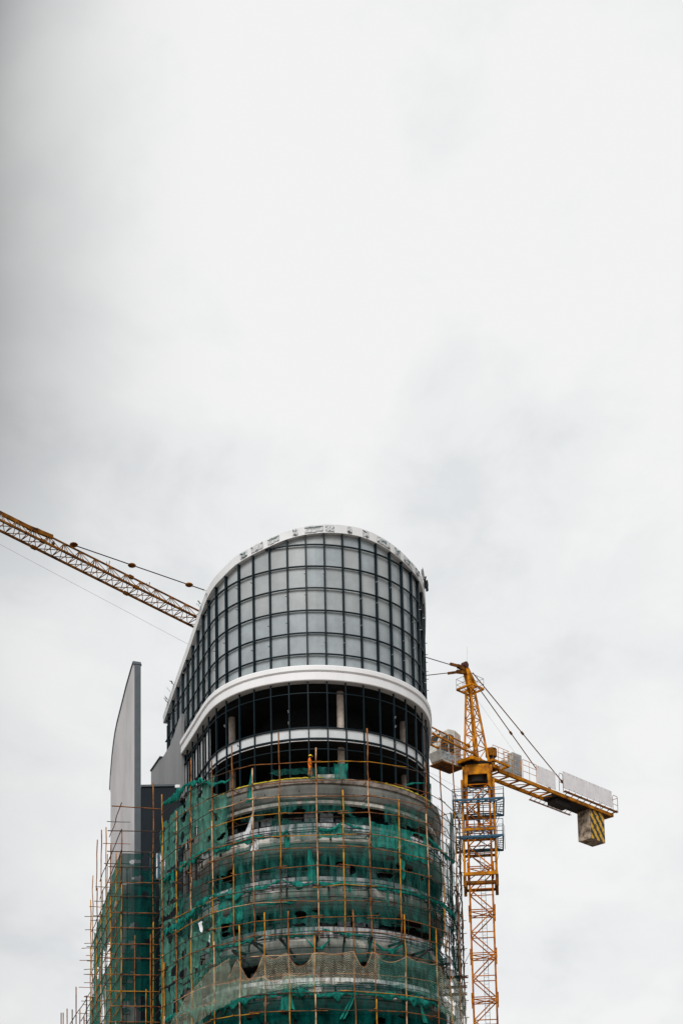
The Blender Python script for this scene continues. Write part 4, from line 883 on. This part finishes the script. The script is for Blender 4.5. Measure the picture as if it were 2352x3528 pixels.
# ------------------------------------------------------------------ worker
def skin_obj(name, V, Eg, m, parent, root=0, lv=2):
    me = bpy.data.meshes.new(name); me.from_pydata([v[0] for v in V], Eg, []); o = bpy.data.objects.new(name, me); C.objects.link(o); o.parent = parent
    md = o.modifiers.new('skin', 'SKIN'); md.use_smooth_shade = True
    for i, v in enumerate(V):
        sv = me.skin_vertices[0].data[i]; r = v[1]; sv.radius = r if isinstance(r, tuple) else (r, r); sv.use_root = (i == root)
    s2 = o.modifiers.new('sub', 'SUBSURF'); s2.levels = lv; s2.render_levels = lv
    me.materials.append(m); return o
wp = PY(1068, 2679, 113.68); wk = thing('person', 'worker in orange coveralls and yellow hard hat standing in profile on the slab edge', 'person', (wp.x, wp.y, 44.04))
wk.scale = (1.08, 1.08, 1.08)
# x = facing direction (to the right), y = away from camera
def arm(sy, ux):                                       # shoulder, elbow, wrist
    return [((-.02, sy*.19, 1.42), .06), ((-.06+ux, sy*.25, 1.14), .048), ((.10+ux*1.6, sy*.24, .93), .033)]
V = [((0, 0, .93), (.11, .14)), ((.01, 0, 1.15), (.10, .13)), ((-.02, 0, 1.40), (.10, .15)), ((.0, 0, 1.50), .055), ((.04, 0, 1.57), .052), ((.05, 0, 1.66), (.085, .075)), ((.05, 0, 1.72), (.07, .065))]
Eg = [(0, 1), (1, 2), (2, 3), (3, 4), (4, 5), (5, 6)]
for sy, fx in ((1, .12), (-1, -.08)):                   # legs, mid-step
    b = len(V); V += [((.0, sy*.09, .88), .085), ((fx*.6+.02, sy*.10, .48), .06), ((fx-.03, sy*.10, .10), .042), ((fx+.12, sy*.11, .04), .035)]; Eg += [(0, b), (b, b+1), (b+1, b+2), (b+2, b+3)]
for sy, ux in ((1, .04), (-1, .0)):
    b = len(V); A = arm(sy, ux); V += A; Eg += [(2, b), (b, b+1), (b+1, b+2)]
    wx, wy, wz = A[2][0]; hb = len(V); V.append(((wx+.04, wy, wz-.07), (.022, .034))); Eg.append((b+2, hb))
    for q, (dy, ln) in enumerate(((.027, .075), (.009, .085), (-.009, .08), (-.026, .062))):
        c = len(V); V += [((wx+.055, wy+dy, wz-.11), .009), ((wx+.06, wy+dy, wz-.11-ln*.5), .0085), ((wx+.048, wy+dy, wz-.11-ln), .007)]; Eg += [(hb, c), (c, c+1), (c+1, c+2)]
    c = len(V); V += [((wx+.07, wy-sy*.03, wz-.07), .010), ((wx+.085, wy-sy*.03, wz-.11), .009)]; Eg += [(hb, c), (c, c+1)]
body = skin_obj('body', V, Eg, M['skin'], wk)
# face: nose, ears, brow, eyes
f = MB(); o_ = wloc(wk)
f.ball(o_+Vector((.145, 0, 1.64)), .022, 6, (1, .8, 1.3)); f.ball(o_+Vector((.04, .085, 1.64)), .03, 6, (.7, .4, 1.2)); f.ball(o_+Vector((.04, -.085, 1.64)), .03, 6, (.7, .4, 1.2)); f.ball(o_+Vector((.125, 0, 1.585)), .03, 6, (.6, 1, .35))
f.build('face', M['skin'], body, smooth=True)
f = MB(); f.ball(o_+Vector((.128, .032, 1.665)), .012, 6); f.ball(o_+Vector((.128, -.032, 1.665)), .012, 6); f.build('eyes', M['boot'], body, smooth=True)
V = [((0, 0, .92), (.19, .19)), ((.01, 0, 1.15), (.175, .185)), ((-.02, 0, 1.38), (.175, .20)), ((.0, 0, 1.485), .085)]; Eg = [(0, 1), (1, 2), (2, 3)]
for sy, fx in ((1, .12), (-1, -.08)):
    b = len(V); V += [((.0, sy*.09, .84), .125), ((fx*.6+.02, sy*.10, .48), .105), ((fx-.03, sy*.10, .13), .085)]; Eg += [(0, b), (b, b+1), (b+1, b+2)]
for sy, ux in ((1, .04), (-1, .0)):
    b = len(V); V += [((-.02, sy*.19, 1.41), .088), ((-.06+ux, sy*.25, 1.14), .072), ((.08+ux*1.5, sy*.24, .96), .055)]; Eg += [(2, b), (b, b+1), (b+1, b+2)]
skin_obj('coverall', V, Eg, M['coverall'], wk)
h = MB(); rows = []
for i in range(7):
    a = R(90)*i/6; rows.append([o_+Vector((.045+.145*math.cos(a)*math.cos(b), .125*math.cos(a)*math.sin(b), 1.70+.13*math.sin(a))) for b in np.linspace(0, 2*math.pi, 17)])
h.grid(rows)
h.grid([[o_+Vector((.045+(.145+k*.5)*math.cos(b)+(k*1.4 if math.cos(b) > .2 else 0), (.125+k*.5)*math.sin(b), 1.70-k*.25)) for b in np.linspace(0, 2*math.pi, 17)] for k in (0, .05)])
h.build('helmet', M['helmet'], wk, smooth=True)
for fx, sy in ((.12, 1), (-.08, -1)):
    h = MB(); c = o_+Vector((fx+.05, sy*.10, .05)); h.ball(c, .1, 8, (1.5, .62, .6)); h.build('boot', M['boot'], wk, smooth=True)

# ------------------------------------------------------------------ tower crane (frame: t along the jib, o across it, h height)
CX, CY = 16.9, 165.0
U = Vector((-math.sin(R(45)), -math.cos(R(45)), 0)); Vv = Vector((math.cos(R(45)), -math.sin(R(45)), 0))
def K(t, o, h): return Vector((CX, CY, 0))+U*t+Vv*o+Vector((0, 0, h))
def TH_(px, py, off=0.):
    r = ray(px, py); n = np.array([U.y, -U.x]); p = Vector((CX, CY, 0))+Vv*off
    k = (n@np.array(p[:2]))/(n@r[:2]); q = Vector(r*k); return (q-p).dot(U), q.z
cr_ = thing('tower_crane', 'yellow hammerhead tower crane behind the tower, jib pointing left, striped counterweight right', 'crane', (CX, CY, GZ))
MX = Vector((.9948, -.1018, 0)); MY = Vector((.1018, .9948, 0))
def Q(a, b, h): return Vector((CX, CY, 0))+MX*a+MY*b+Vector((0, 0, h))
HW = 1.34
def section(z0, z1, m):
    mb = MB(); zm = (z0+z1)/2
    cs4 = [(-HW, -HW), (HW, -HW), (HW, HW), (-HW, HW)]
    for a, b in cs4:
        mb.bar(Q(a, b, z0), Q(a, b, z1), .19)
        for z in (z0+.32, z1-.32): mb.bar(Q(a*1.05, b*1.05, z-.28), Q(a*1.05, b*1.05, z+.28), .30)
    for i in range(4):
        a, b = cs4[i]; a2, b2 = cs4[(i+1) % 4]
        for z in (z0+.12, z0+1.3 if False else zm, z1-.12): mb.bar(Q(a, b, z), Q(a2, b2, z), .10)
        if i in (0, 3): seq = ((a, b, zm, a2, b2, z1), (a, b, zm, a2, b2, z0))
        else: seq = ((a, b, z1, a2, b2, zm), (a, b, z0, a2, b2, zm))
        for (p, q, z, p2, q2, zz) in seq: mb.bar(Q(p, q, z), Q(p2, q2, zz), .125)
    mb.bar(Q(-HW, -HW, z1-.12), Q(HW, HW, z1-.12), .09); mb.bar(Q(HW, -HW, z1-.14), Q(-HW, HW, z1-.14), .09)
    return mb.build('mast_section', m, cr_)
zz = [62.3, 57.2, 52.07, 46.89, 41.72, 36.5]
while zz[-1] > 5: zz.append(zz[-1]-5.18)
zz.append(GZ)
for a, b in zip(zz[:-1], zz[1:]): section(b, a, M['orange'] if a < 60 else M['orange'])
lad = MB()
for a in (-.02, .5): lad.bar(Q(a, .35, GZ), Q(a, .35, 62), .045)
for z in np.arange(20, 62, .42): lad.bar(Q(0, .35, z), Q(.48, .35, z), .03)
lad.build('ladder', M['steel_d'], cr_)
# climbing cage
CW = 1.86; mb = MB()
for a in (-CW, CW):
    for b in (-CW, CW): mb.bar(Q(a, b, 50.6), Q(a, b, 62.6), .22)
for z in (51.15, 56.55):
    for i in range(4):
        p = [(-CW, -CW), (CW, -CW), (CW, CW), (-CW, CW)]; a, b = p[i]; a2, b2 = p[(i+1) % 4]; mb.bar(Q(a, b, z), Q(a2, b2, z), .3, .38)
mb.build('climbing_cage', M['yellow'], cr_); mb = MB()
for (z0, z1) in ((51.3, 53.8), (53.8, 56.4), (57, 59.4), (59.4, 62.0)):
    for i in range(4):
        p = [(-CW, -CW), (CW, -CW), (CW, CW), (-CW, CW)]; a, b = p[i]; a2, b2 = p[(i+1) % 4]
        if i % 2: mb.bar(Q(a, b, z0), Q(a2, b2, z1), .09); mb.bar(Q(a, b, z1), Q(a2, b2, z1), .08)
        else: mb.bar(Q(a, b, z1), Q(a2, b2, z0), .08)
mb.build('cage_bracing', M['ybrown'], cr_)
mb = MB()
for a in (-CW, CW):
    for b in (-CW, CW): mb.bar(Q(a, b, 49.6), Q(a, b, 50.98), .34)
for b in (-CW+.25, CW-.25): mb.bar(Q(-CW, b, 50.2), Q(CW, b, 50.2), .2, .3)
mb.bar(Q(-CW+.2, -CW, 50.2), Q(-CW+.2, CW, 50.2), .15, .2); mb.bar(Q(CW-.2, -CW, 50.2), Q(CW-.2, CW, 50.2), .15, .2); mb.build('cage_foot', M['ybrown'], cr_)
for z in (54.4, 59.0): mb = MB(); mb.bar(Q(-CW, CW-.3, z), Q(CW, CW-.3, z), .2, .3); mb.build('cross_beam', M['ybrown'], cr_)
mb = MB(); mb.bar(Q(0, -.6, 57), Q(0, -.6, 61), .3); mb.build('hydraulic_ram', M['ybrown'], cr_)
def platform(h, half, inner, rail, m, sides=(0, 1, 2, 3)):
    p = [(-half, -half), (half, -half), (half, half), (-half, half)]; q = [(-inner, -inner), (inner, -inner), (inner, inner), (-inner, inner)]
    mb = MB()
    for i in range(4):
        a = Q(*p[i], h); b = Q(*p[(i+1) % 4], h); c = Q(*q[(i+1) % 4], h); d = Q(*q[i], h)
        mb.bar(a, b, .16, .24); mb.bar(c, d, .12, .16)
        for t in np.linspace(.02, .98, 7): mb.bar(a.lerp(b, t), d.lerp(c, t), .07)
    pf = mb.build('platform', m, cr_)
    for i in sides:
        rl = MB(); a = Q(*p[i], 0); b = Q(*p[(i+1) % 4], 0)
        for z in (h+.55, h+1.1, h+rail): rl.bar(a+Vector((0, 0, z)), b+Vector((0, 0, z)), .06)
        for t in np.linspace(0, 1, 6): rl.bar(a.lerp(b, t)+Vector((0, 0, h)), a.lerp(b, t)+Vector((0, 0, h+rail)), .07)
        rl.build('railing', m, pf)
    for s in (-1, 1):
        br = MB(); br.bar(Q(s*half*.9, -half*.5, h), Q(s*CW, -CW*.6, h-2.2), .05); br.bar(Q(s*half*.9, half*.5, h), Q(s*CW, CW*.6, h-2.2), .05); br.build('brace', m, pf)
platform(59.75, 2.95, 2.1, 1.35, M['blue'], (0, 1, 2, 3)); platform(55.35, 2.75, 2.1, 2.0, M['blue'], (0, 1, 3))
# hoop rail on the right of the lower platform
mb = MB(); q0 = Q(2.15, 2.6, 55.4); q1 = Q(3.0, 2.6, 55.4); z_ = Vector((0, 0, 1)); mb.tube([q0, q0+z_*2.9, q0+z_*3.15+MX*.15, q1+z_*3.15-MX*.15, q1+z_*2.9, q1], .035, 6); mb.build('hoop_rail', M['rope'], cr_)
# slewing collar
mb = MB(); P8 = [(-1.75, 61.3), (-1.75, 63.6), (-1.35, 64.5), (1.35, 64.5), (1.75, 63.6), (1.75, 61.3), (1.2, 61.9), (1.15, 63.3), (-1.15, 63.3), (-1.2, 61.9)]
for b in (-1.75, 1.5): mb.prism([Q(a, b, z) for a, z in P8], MY*.25)
for a in (-1.75, 1.5): mb.prism([Q(a, z_[0], z_[1]) for z_ in P8], MX*.25)
mb.build('slewing_collar', M['yellow'], cr_)
mb = MB(); mb.box(0, 0, 0, 0, 0, 0); mb = MB(); mb.tube([Q(0, 0, 62.6), Q(0, 0, 63.4), Q(0, 0, 64.5), Q(0, 0, 64.9)], 1.35, 20, 1.9); mb.build('slewing_ring', M['crdark'], cr_)
# upper deck
mb = MB()
for o in (-1.25, 1.25): mb.bar(K(-2.6, o, 65.0), K(2.4, o, 65.0), .3, .4)
for t in (-2.6, -1, 1, 2.4): mb.bar(K(t, -1.25, 65.0), K(t, 1.25, 65.0), .3, .35)
mb.build('turntable_deck', M['yellow'], cr_)
mb = MB(); mb.prism([K(-2.5, -1.1, 64.95), K(2.2, -1.1, 64.95), K(2.2, 1.1, 64.95), K(-2.5, 1.1, 64.95)], (0, 0, .12)); mb.build('deck_plate', M['crdark'], cr_)
# side platform with rail and slewing motor (right of the cathead)
mb = MB()
for t0, t1 in ((-3.2, -.2),):
    mb.bar(K(t0, 2.3, 65.1), K(t1, 2.3, 65.1), .2, .26); mb.bar(K(t0, 1.2, 65.1), K(t0, 2.3, 65.1), .2, .26); mb.bar(K(t1, 1.2, 65.1), K(t1, 2.3, 65.1), .2, .26)
    for t in np.linspace(t0, t1, 5): mb.bar(K(t, 1.2, 65.1), K(t, 2.3, 65.1), .06)
sp_ = mb.build('side_platform', M['yellow'], cr_)
mb = MB()
for z in (65.7, 66.3, 66.95): mb.bar(K(-3.2, 2.3, z), K(-.2, 2.3, z), .045); mb.bar(K(-3.2, 1.2, z), K(-3.2, 2.3, z), .045)
for t in (-3.2, -2.2, -1.2, -.2): mb.bar(K(t, 2.3, 65), K(t, 2.3, 66.95), .05)
mb.build('railing', M['yellow'], sp_)
mb = MB(); c = K(-1.5, 1.0, 0); mb.tube([c+Vector((0, 0, 65.2)), c+Vector((0, 0, 66.2))], .42, 12); mb.build('slewing_motor', M['crdark'], cr_)
mb = MB(); mb.tube([c+Vector((0, 0, 66.2)), c+Vector((0, 0, 67.15))], .68, 8); mb.build('motor_cover', M['ybrown'], cr_)
# cathead
BA, TA, TS = 1.05, .36, .8
leg = [(BA*a, BA*b, TA*a+TS, TA*b) for a, b in ((1, 1), (1, -1), (-1, -1), (-1, 1))]
mb = MB()
def lp(i, s): a = K(leg[i][0], leg[i][1], 65.0); b = K(leg[i][2], leg[i][3], 74.2); return a.lerp(b, s)
for i in range(4): mb.bar(lp(i, 0), lp(i, 1), .24)
lv = [0, .22, .42, .6, .76, .9, 1.0]
for k in range(6):
    for i in range(4):
        j = (i+1) % 4
        mb.bar(lp(i, lv[k+1]), lp(j, lv[k+1]), .09)
        if k % 2: mb.bar(lp(i, lv[k]), lp(j, lv[k+1]), .08)
        else: mb.bar(lp(j, lv[k]), lp(i, lv[k+1]), .08)
mb.build('cathead', M['yellow'], cr_)
mb = MB(); a = lp(1, .33).lerp(lp(3, .33), .5); mb.bar(a+Vector((-.1, -.3, -.7)), a+Vector((-.1, -.3, .75)), .42, .42); mb.build('limit_box', M['yellow'], cr_)
mb = MB()
for o in (-1.15, 1.15): mb.bar(K(-.35, o, 74.3), K(1.95, o, 74.3), .14, .2)
for t in (-.35, .8, 1.95): mb.bar(K(t, -1.15, 74.3), K(t, 1.15, 74.3), .14, .2)
for t in np.linspace(-.1, 1.7, 5): mb.bar(K(t, -1.15, 74.28), K(t, 1.15, 74.28), .05)
hp = mb.build('head_platform', M['yellow'], cr_)
mb = MB(); cn = [(-.35, -1.15), (-.35, 1.15), (1.95, 1.15), (1.95, -1.15)]
for i in range(4):
    a, b = cn[i]; a2, b2 = cn[(i+1) % 4]
    for z in (74.9, 75.6): mb.bar(K(a, b, z), K(a2, b2, z), .035)
    mb.bar(K(a, b, 74.3), K(a, b, 75.6), .04); mb.bar(K((a+a2)/2, (b+b2)/2, 74.3), K((a+a2)/2, (b+b2)/2, 75.6), .035)
mb.build('railing', M['ybrown'], hp)
mb = MB(); mb.bar(K(.55, -.1, 74.2), K(1.5, -.1, 76.9), .55, .6); mb.bar(K(1.25, .25, 74.2), K(1.45, .25, 76.6), .3); mb.bar(K(-.3, 0, 75.0), K(1.2, 0, 76.8), .3, .35); mb.build('head_frame', M['yellow'], cr_)
mb = MB(); mb.tube([K(1.65, -.3, 77.1), K(1.65, .3, 77.1)], .38, 14); mb.build('sheave', M['rust'], cr_)
mb = MB(); mb.tube([K(1.2, 0, 77.3), K(1.1, 0, 79.6)], .02, 5); mb.build('antenna', M['rope'], cr_)
# pendants to the jib
t1, h1 = TH_(1547, 2289); t2, h2 = TH_(1547, 2318)
mb = MB(); mb.bar(K(1.5, 0, 76.6), K(3.0, 0, 76.55), .3, .45); mb.bar(K(3.0, .15, 76.5), K(t1, .15, h1), .22, .3); mb.bar(K(1.5, 0, 76.2), K(3.0, -.1, 75.9), .3, .4); mb.bar(K(3.0, -.2, 75.85), K(t2, -.2, h2), .2, .28)
mb.build('pendant_link', M['ybrown'], cr_)
mb = MB(); mb.tube([K(t1, 0, h1), K(41.3, 0, 72.22), K(57.5, 0, 71.0)], .05, 6); mb.build('pendant_line', M['cable'], cr_)
mb = MB(); mb.tube([K(t2, 0, h2), K(22.2, 0, 68.3)], .05, 6); mb.build('pendant_line', M['cable'], cr_)
for px, py in ((255, 1877), (455, 1948), (652, 2015)):
    t, h = TH_(px, py); mb = MB(); mb.ball(K(t, 0, h), .2, 8, (2.0, 2.0, .8)); mb.build('pendant_joint', M['ybrown'], cr_, smooth=True)
t, h = TH_(122, 1836); t3, h3 = TH_(182, 1851); t4, h4 = TH_(95, 1816)
mb = MB(); mb.bar(K(t3, 0, h3), K(t4, 0, h4), .28, .36); mb.bar(K(t4, 0, h4), K(t4+2.5, 0, h4+.15), .2, .24); mb.build('anchor_plate', M['ybrown'], cr_)
# jib
def jc(t):
    f = t/62.0; return 67.0+ (71.0-67.0)*f, 2.15-.70*f, 1.50-.2*f            # apex height, width, depth
def jp(k, t):
    H, w_, d = jc(t)
    return K(t, 0, H) if k == 0 else K(t, w_/2 if k == 1 else -w_/2, H-d)
ts = [1.3]
while ts[-1] < 66: ts.append(ts[-1]+(2.35-.72*ts[-1]/62))
nsec = 6; per = math.ceil((len(ts)-1)/nsec)
for s0 in range(0, len(ts)-1, per):
    sub = ts[s0:s0+per+1]; mb = MB()
    for k, wd in ((0, .13), (1, .17), (2, .17)): mb.bar(jp(k, sub[0]), jp(k, sub[-1]), wd)
    for i, (a, b) in enumerate(zip(sub[:-1], sub[1:])):
        mid = (a+b)/2
        for k in (1, 2): mb.bar(jp(k, a), jp(0, mid), .055); mb.bar(jp(0, mid), jp(k, b), .055); mb.bar(jp(k, mid), jp(0, mid), .05)
        mb.bar(jp(1, a), jp(2, a), .06); mb.bar(jp(1, a), jp(2, b), .055); mb.bar(jp(1, mid), jp(2, mid), .045)
    for k in (0, 1, 2): p = jp(k, sub[0]); q = jp(k, sub[0]+.5); mb.bar(p, q, .27)
    mb.build('jib_section', M['ybrown'] if s0 > per else M['amber'], cr_)
for px, py in ((373, 1945), (511, 2018)):
    t, h = TH_(px, py); mb = MB(); mb.bar(K(t, .1, h-.3), K(t-.1, .1, h+.35), .06); mb.bar(K(t, -.1, h-.3), K(t+.1, -.1, h+.3), .05); mb.build('jib_stub', M['ybrown'], cr_)
t, h = TH_(185, 1872); mb = MB(); mb.ball(K(t, 0, h), .14, 6, (1, 1, 1.8)); mb.build('jib_lamp', M['steel_d'], cr_)
ta, ha = TH_(0, 1875); tb, hb = TH_(655, 2223); mb = MB(); ex = (ha-hb)/(ta-tb)
mb.tube([K(ta+3, 0, ha+3*ex), K(tb, 0, hb), K(2, 0, hb-ex*(tb-2))], .014, 5); mb.build('hoist_rope', M['rope'], cr_)
mb = MB(); mb.tube([K(.5, -.3, 74.5), K(-9.5, -.3, 67.6)], .012, 5); mb.build('hoist_rope', M['rope'], cr_)
# cab on the far side of the jib root
CP = [(2.1, 63.9), (2.1, 67.9), (3.0, 68.25), (4.3, 68.1), (5.5, 67.3), (6.15, 66.1), (6.1, 65.0), (5.5, 64.1), (5.0, 63.8)]; K0 = K
def K(t, o, h): return K0(t-.35, o, h+.65)
mb = MB(); mb.prism([K(t, -2.7, z) for t, z in CP], Vv*1.75); cb = mb.build('cab', M['cabw'], cr_)
mb = MB(); mb.prism([K(2.05, -2.6, 64.0), K(2.05, -2.6, 67.8), K(2.05, -1.05, 67.8), K(2.05, -1.05, 64.0)], -U*.06); mb.build('rear_panel', M['cab'], cb)
def cw(poly, nm, m, o=-.94): mb = MB(); mb.prism([K(t, o, z) for t, z in poly], Vv*.03); mb.build(nm, m, cb)
cw([(2.15, 63.95), (2.15, 67.85), (3.15, 68.15), (3.15, 63.95)], 'side_panel', M['cab'])
cw([(3.4, 65.3), (3.4, 67.5), (4.25, 67.5), (4.25, 65.3)], 'window', M['winglass'])
cw([(4.45, 65.2), (4.45, 67.3), (5.2, 67.0), (5.75, 66.1), (5.75, 65.2)], 'window', M['winglass'])
cw([(3.4, 64.15), (3.4, 65.1), (5.95, 65.1), (5.45, 64.3)], 'window', M['winlight'])  # sky seen through the glass, put in as a pale colour
mb = MB(); mb.prism([K(5.55, -2.55, 67.25), K(6.17, -2.55, 66.1), K(6.17, -1.1, 66.1), K(5.55, -1.1, 67.25)], (.0, 0, .05)); mb.build('windscreen', M['winglass'], cb)
mb = MB(); mb.prism([K(2.0, -2.9, 63.7), K(5.6, -2.9, 63.7), K(5.6, -.8, 63.7), K(2.0, -.8, 63.7)], (0, 0, .12)); mb.bar(K(2, -.8, 63.75), K(5.6, -.8, 63.75), .1, .16); mb.build('cab_floor', M['ybrown'], cb)
mb = MB()
for t in np.linspace(4.3, 5.6, 6): mb.bar(K(t, -.9, 64.1), K(t, -.9, 64.9), .05)
mb.bar(K(4.2, -.9, 64.9), K(5.7, -.9, 64.9), .05); mb.build('cab_grille', M['cabinet'], cb)
K = K0
# counter-jib
mb = MB()
for o in (-1.15, 1.15): mb.bar(K(-2.5, o, 64.75), K(-26.2, o, 64.75), .24, .42)
for i, t in enumerate(np.arange(-3.0, -26.1, -2.0)):
    mb.bar(K(t, -1.15, 64.7), K(t, 1.15, 64.7), .12, .18)
    if t > -15: mb.bar(K(t, -1.15, 64.66), K(t-2, 1.15, 64.66), .08)
cj = mb.build('counter_jib', M['amber'], cr_)
mb = MB(); mb.prism([K(-14.2, -1.1, 64.5), K(-21.0, -1.1, 64.5), K(-21.0, 1.05, 64.5), K(-14.2, 1.05, 64.5)], (0, 0, .5)); mb.bar(K(-14.5, 0, 64.2), K(-17.5, 0, 64.2), 1.3, .8); mb.build('winch', M['crdark'], cj)
mb = MB(); mb.prism([K(-21.0, -1.1, 64.6), K(-26.3, -1.1, 64.6), K(-26.3, 1.05, 64.6), K(-21.0, 1.05, 64.6)], (0, 0, .3)); mb.build('rear_deck', M['ybrown'], cj)
mb = MB(); mb.bar(K(-15.5, 1.35, 65.35), K(-26.9, 1.35, 65.35), .14, .24); mb.bar(K(-15.5, 1.15, 65.3), K(-15.5, 1.6, 65.3), .14)
for t in np.arange(-16, -26.9, -1.3): mb.bar(K(t, 1.0, 65.1), K(t, 1.7, 65.4), .07)
mb.build('walkway', M['ybrown'], cj)
mb = MB()
for o in (-1.75, -1.95): mb.bar(K(-12.0, o+.3, 64.2), K(-20.6, o+.3, 64.2), .07)
for t in np.arange(-12.1, -20.6, -.9): mb.bar(K(t, -1.1, 64.5), K(t, -1.65, 64.2), .05); mb.bar(K(t, -1.45, 64.2), K(t, -1.65, 64.2), .05)
mb.build('cable_tray', M['orange'], cj)
for a, b, z0, z1, o, nb in ((-9.95, -13.75, 65.1, 67.33, 1.25, 1), (-15.2, -25.9, 65.75, 67.95, 1.3, 4)):
    for i in range(nb):
        t0 = a+(b-a)*i/nb; t1_ = a+(b-a)*(i+1)/nb; mb = MB(); mb.prism([K(t0-.03, o, z0), K(t1_+.03, o, z0), K(t1_+.03, o, z1), K(t0-.03, o, z1)], Vv*.05); pb = mb.build('board', M['board'], cj)
        mb = MB()
        for t in np.linspace(t0-.3, t1_+.3, 3):
            for z in (z0+.12, z1-.15): p = K(t, o+.055, z); mb.bar(p, p+Vv*.03, .07)
        mb.build('rivet', M['cabinet'], pb)
mb = MB(); ks = [-3.6, -4.9, -6.2, -7.5, -9.0]
for z in (65.9, 66.7, 67.35): mb.bar(K(-3.6, 1.25, z), K(-6.6, 1.25, z), .045); mb.bar(K(-7.3, 1.25, z), K(-9.9, 1.25, z), .045)
for t in (-3.6, -5.1, -6.7, -7.2, -8.5, -9.9): mb.bar(K(t, 1.25, 64.9), K(t, 1.25, 67.35), .05)
for z in (65.9, 66.7, 67.3): mb.bar(K(-3.6, -1.2, z), K(-10, -1.2, z), .04)
mb.build('railing', M['yellow'], cj)
mb = MB()
for t0, t1_ in ((-14.2, -15.0), (-25.8, -26.9)):
    mb.tube([K(t0, 1.5, 65.0), K(t0, 1.5, 67.2), K(t0-.15, 1.5, 67.4), K(t1_+.1, 1.5, 67.4), K(t1_, 1.5, 67.2), K(t1_, 1.5, 65.2)], .035, 6); mb.bar(K(t0, 1.5, 66.2), K(t1_, 1.5, 66.2), .04)
mb.bar(K(-26.9, 1.5, 65.4), K(-26.9, -1.2, 65.4), .1); mb.bar(K(-26.9, 1.5, 67.2), K(-26.9, -1.2, 67.2), .05); mb.bar(K(-26.9, -1.2, 65.0), K(-26.9, -1.2, 67.2), .05)
mb.build('hoop_rail', M['ybrown'], cj)
mb = MB(); mb.prism([K(-5.6, .2, 65.1), K(-7.3, .2, 65.1), K(-7.3, .2, 67.9), K(-5.6, .2, 67.9)], Vv*.85); mb.build('cabinet', M['cabinet'], cj)
mb = MB(); mb.prism([K(-5.75, 1.06, 65.3), K(-7.15, 1.06, 65.3), K(-7.15, 1.06, 67.75), K(-5.75, 1.06, 67.75)], Vv*.03); mb.build('cabinet_door', M['clip'], cj)
mb = MB(); mb.prism([K(-3.9, .2, 65.1), K(-4.9, .2, 65.1), K(-4.9, .2, 66.5), K(-3.9, .2, 66.5)], Vv*.7); mb.build('cabinet', M['cabinet'], cj)
for o in (1.1, -1.1):
    a = K(.6, o*.25, 76.4); b = K(-16.4, o, 66.1); mb = MB(); mb.tube([a, b], .065, 6)
    for f_ in (.5 if o > 0 else .47, .93): p = a.lerp(b, f_); q = a.lerp(b, f_+.025); mb.bar(p, q, .2)
    mb.build('tie_bar', M['ybrown'], cr_)
# counterweight with hazard stripes
mb = MB(); mb.prism([K(-21.3, -1, 60.65), K(-24.4, -1, 60.65), K(-24.4, 1, 60.65), K(-21.3, 1, 60.65)], (0, 0, 4.0)); cwt = mb.build('counterweight', M['cwc'], cj)
sm = bpy.data.materials.new('hazard_stripes'); sm.use_nodes = True; T = sm.node_tree; L = T.links.new; b = T.nodes['Principled BSDF']; b.inputs['Roughness'].default_value = .7
tcx = T.nodes.new('ShaderNodeTexCoord'); sp = T.nodes.new('ShaderNodeSeparateXYZ'); L(tcx.outputs['UV'], sp.inputs[0])
def mth(op, a, b_=None, c=None):
    n = T.nodes.new('ShaderNodeMath'); n.operation = op
    for i, q in enumerate((a, b_, c)):
        if q is None: continue
        if isinstance(q, (int, float)): n.inputs[i].default_value = q
        else: L(q, n.inputs[i])
    return n.outputs[0]
colx = mth('MULTIPLY', sp.outputs[0], 5.0); ci = mth('FLOOR', colx); par = mth('MODULO', ci, 2.0); fx_ = mth('FRACT', colx)
ph = mth('ADD', mth('ADD', mth('MULTIPLY', sp.outputs[1], 2.6), mth('MULTIPLY', fx_, .38)), mth('MULTIPLY', par, .5)); sw_ = mth('LESS_THAN', mth('FRACT', ph), .52)
edge = mth('GREATER_THAN', fx_, .06); nz = T.nodes.new('ShaderNodeTexNoise'); nz.inputs['Scale'].default_value = 9; L(tcx.outputs['UV'], nz.inputs['Vector'])
wear = mth('LESS_THAN', nz.outputs[0], .62); fac = mth('MULTIPLY', mth('MULTIPLY', sw_, edge), wear)
mxr = T.nodes.new('ShaderNodeMixRGB'); L(fac, mxr.inputs[0]); mxr.inputs[1].default_value = (.03, .028, .026, 1); mxr.inputs[2].default_value = (.68, .38, .02, 1); L(mxr.outputs[0], b.inputs['Base Color'])
mb = MB(); mb.grid([[K(-21.32-3.06*a, 1.015, 60.68+3.9*z) for a in np.linspace(0, 1, 3)] for z in np.linspace(0, 1, 3)], None, [(a, z) for z in np.linspace(0, 1, 3) for a in np.linspace(0, 1, 3)]); mb.build('hazard_stripes', sm, cwt)
# tie-in strut between tower and crane mast
mb = MB(); mb.tube([PY(1598, 3322, 150), Q(-HW, -HW, 42.3)], .04, 6); mb.build('tie_strut', M['cable'], cr_)
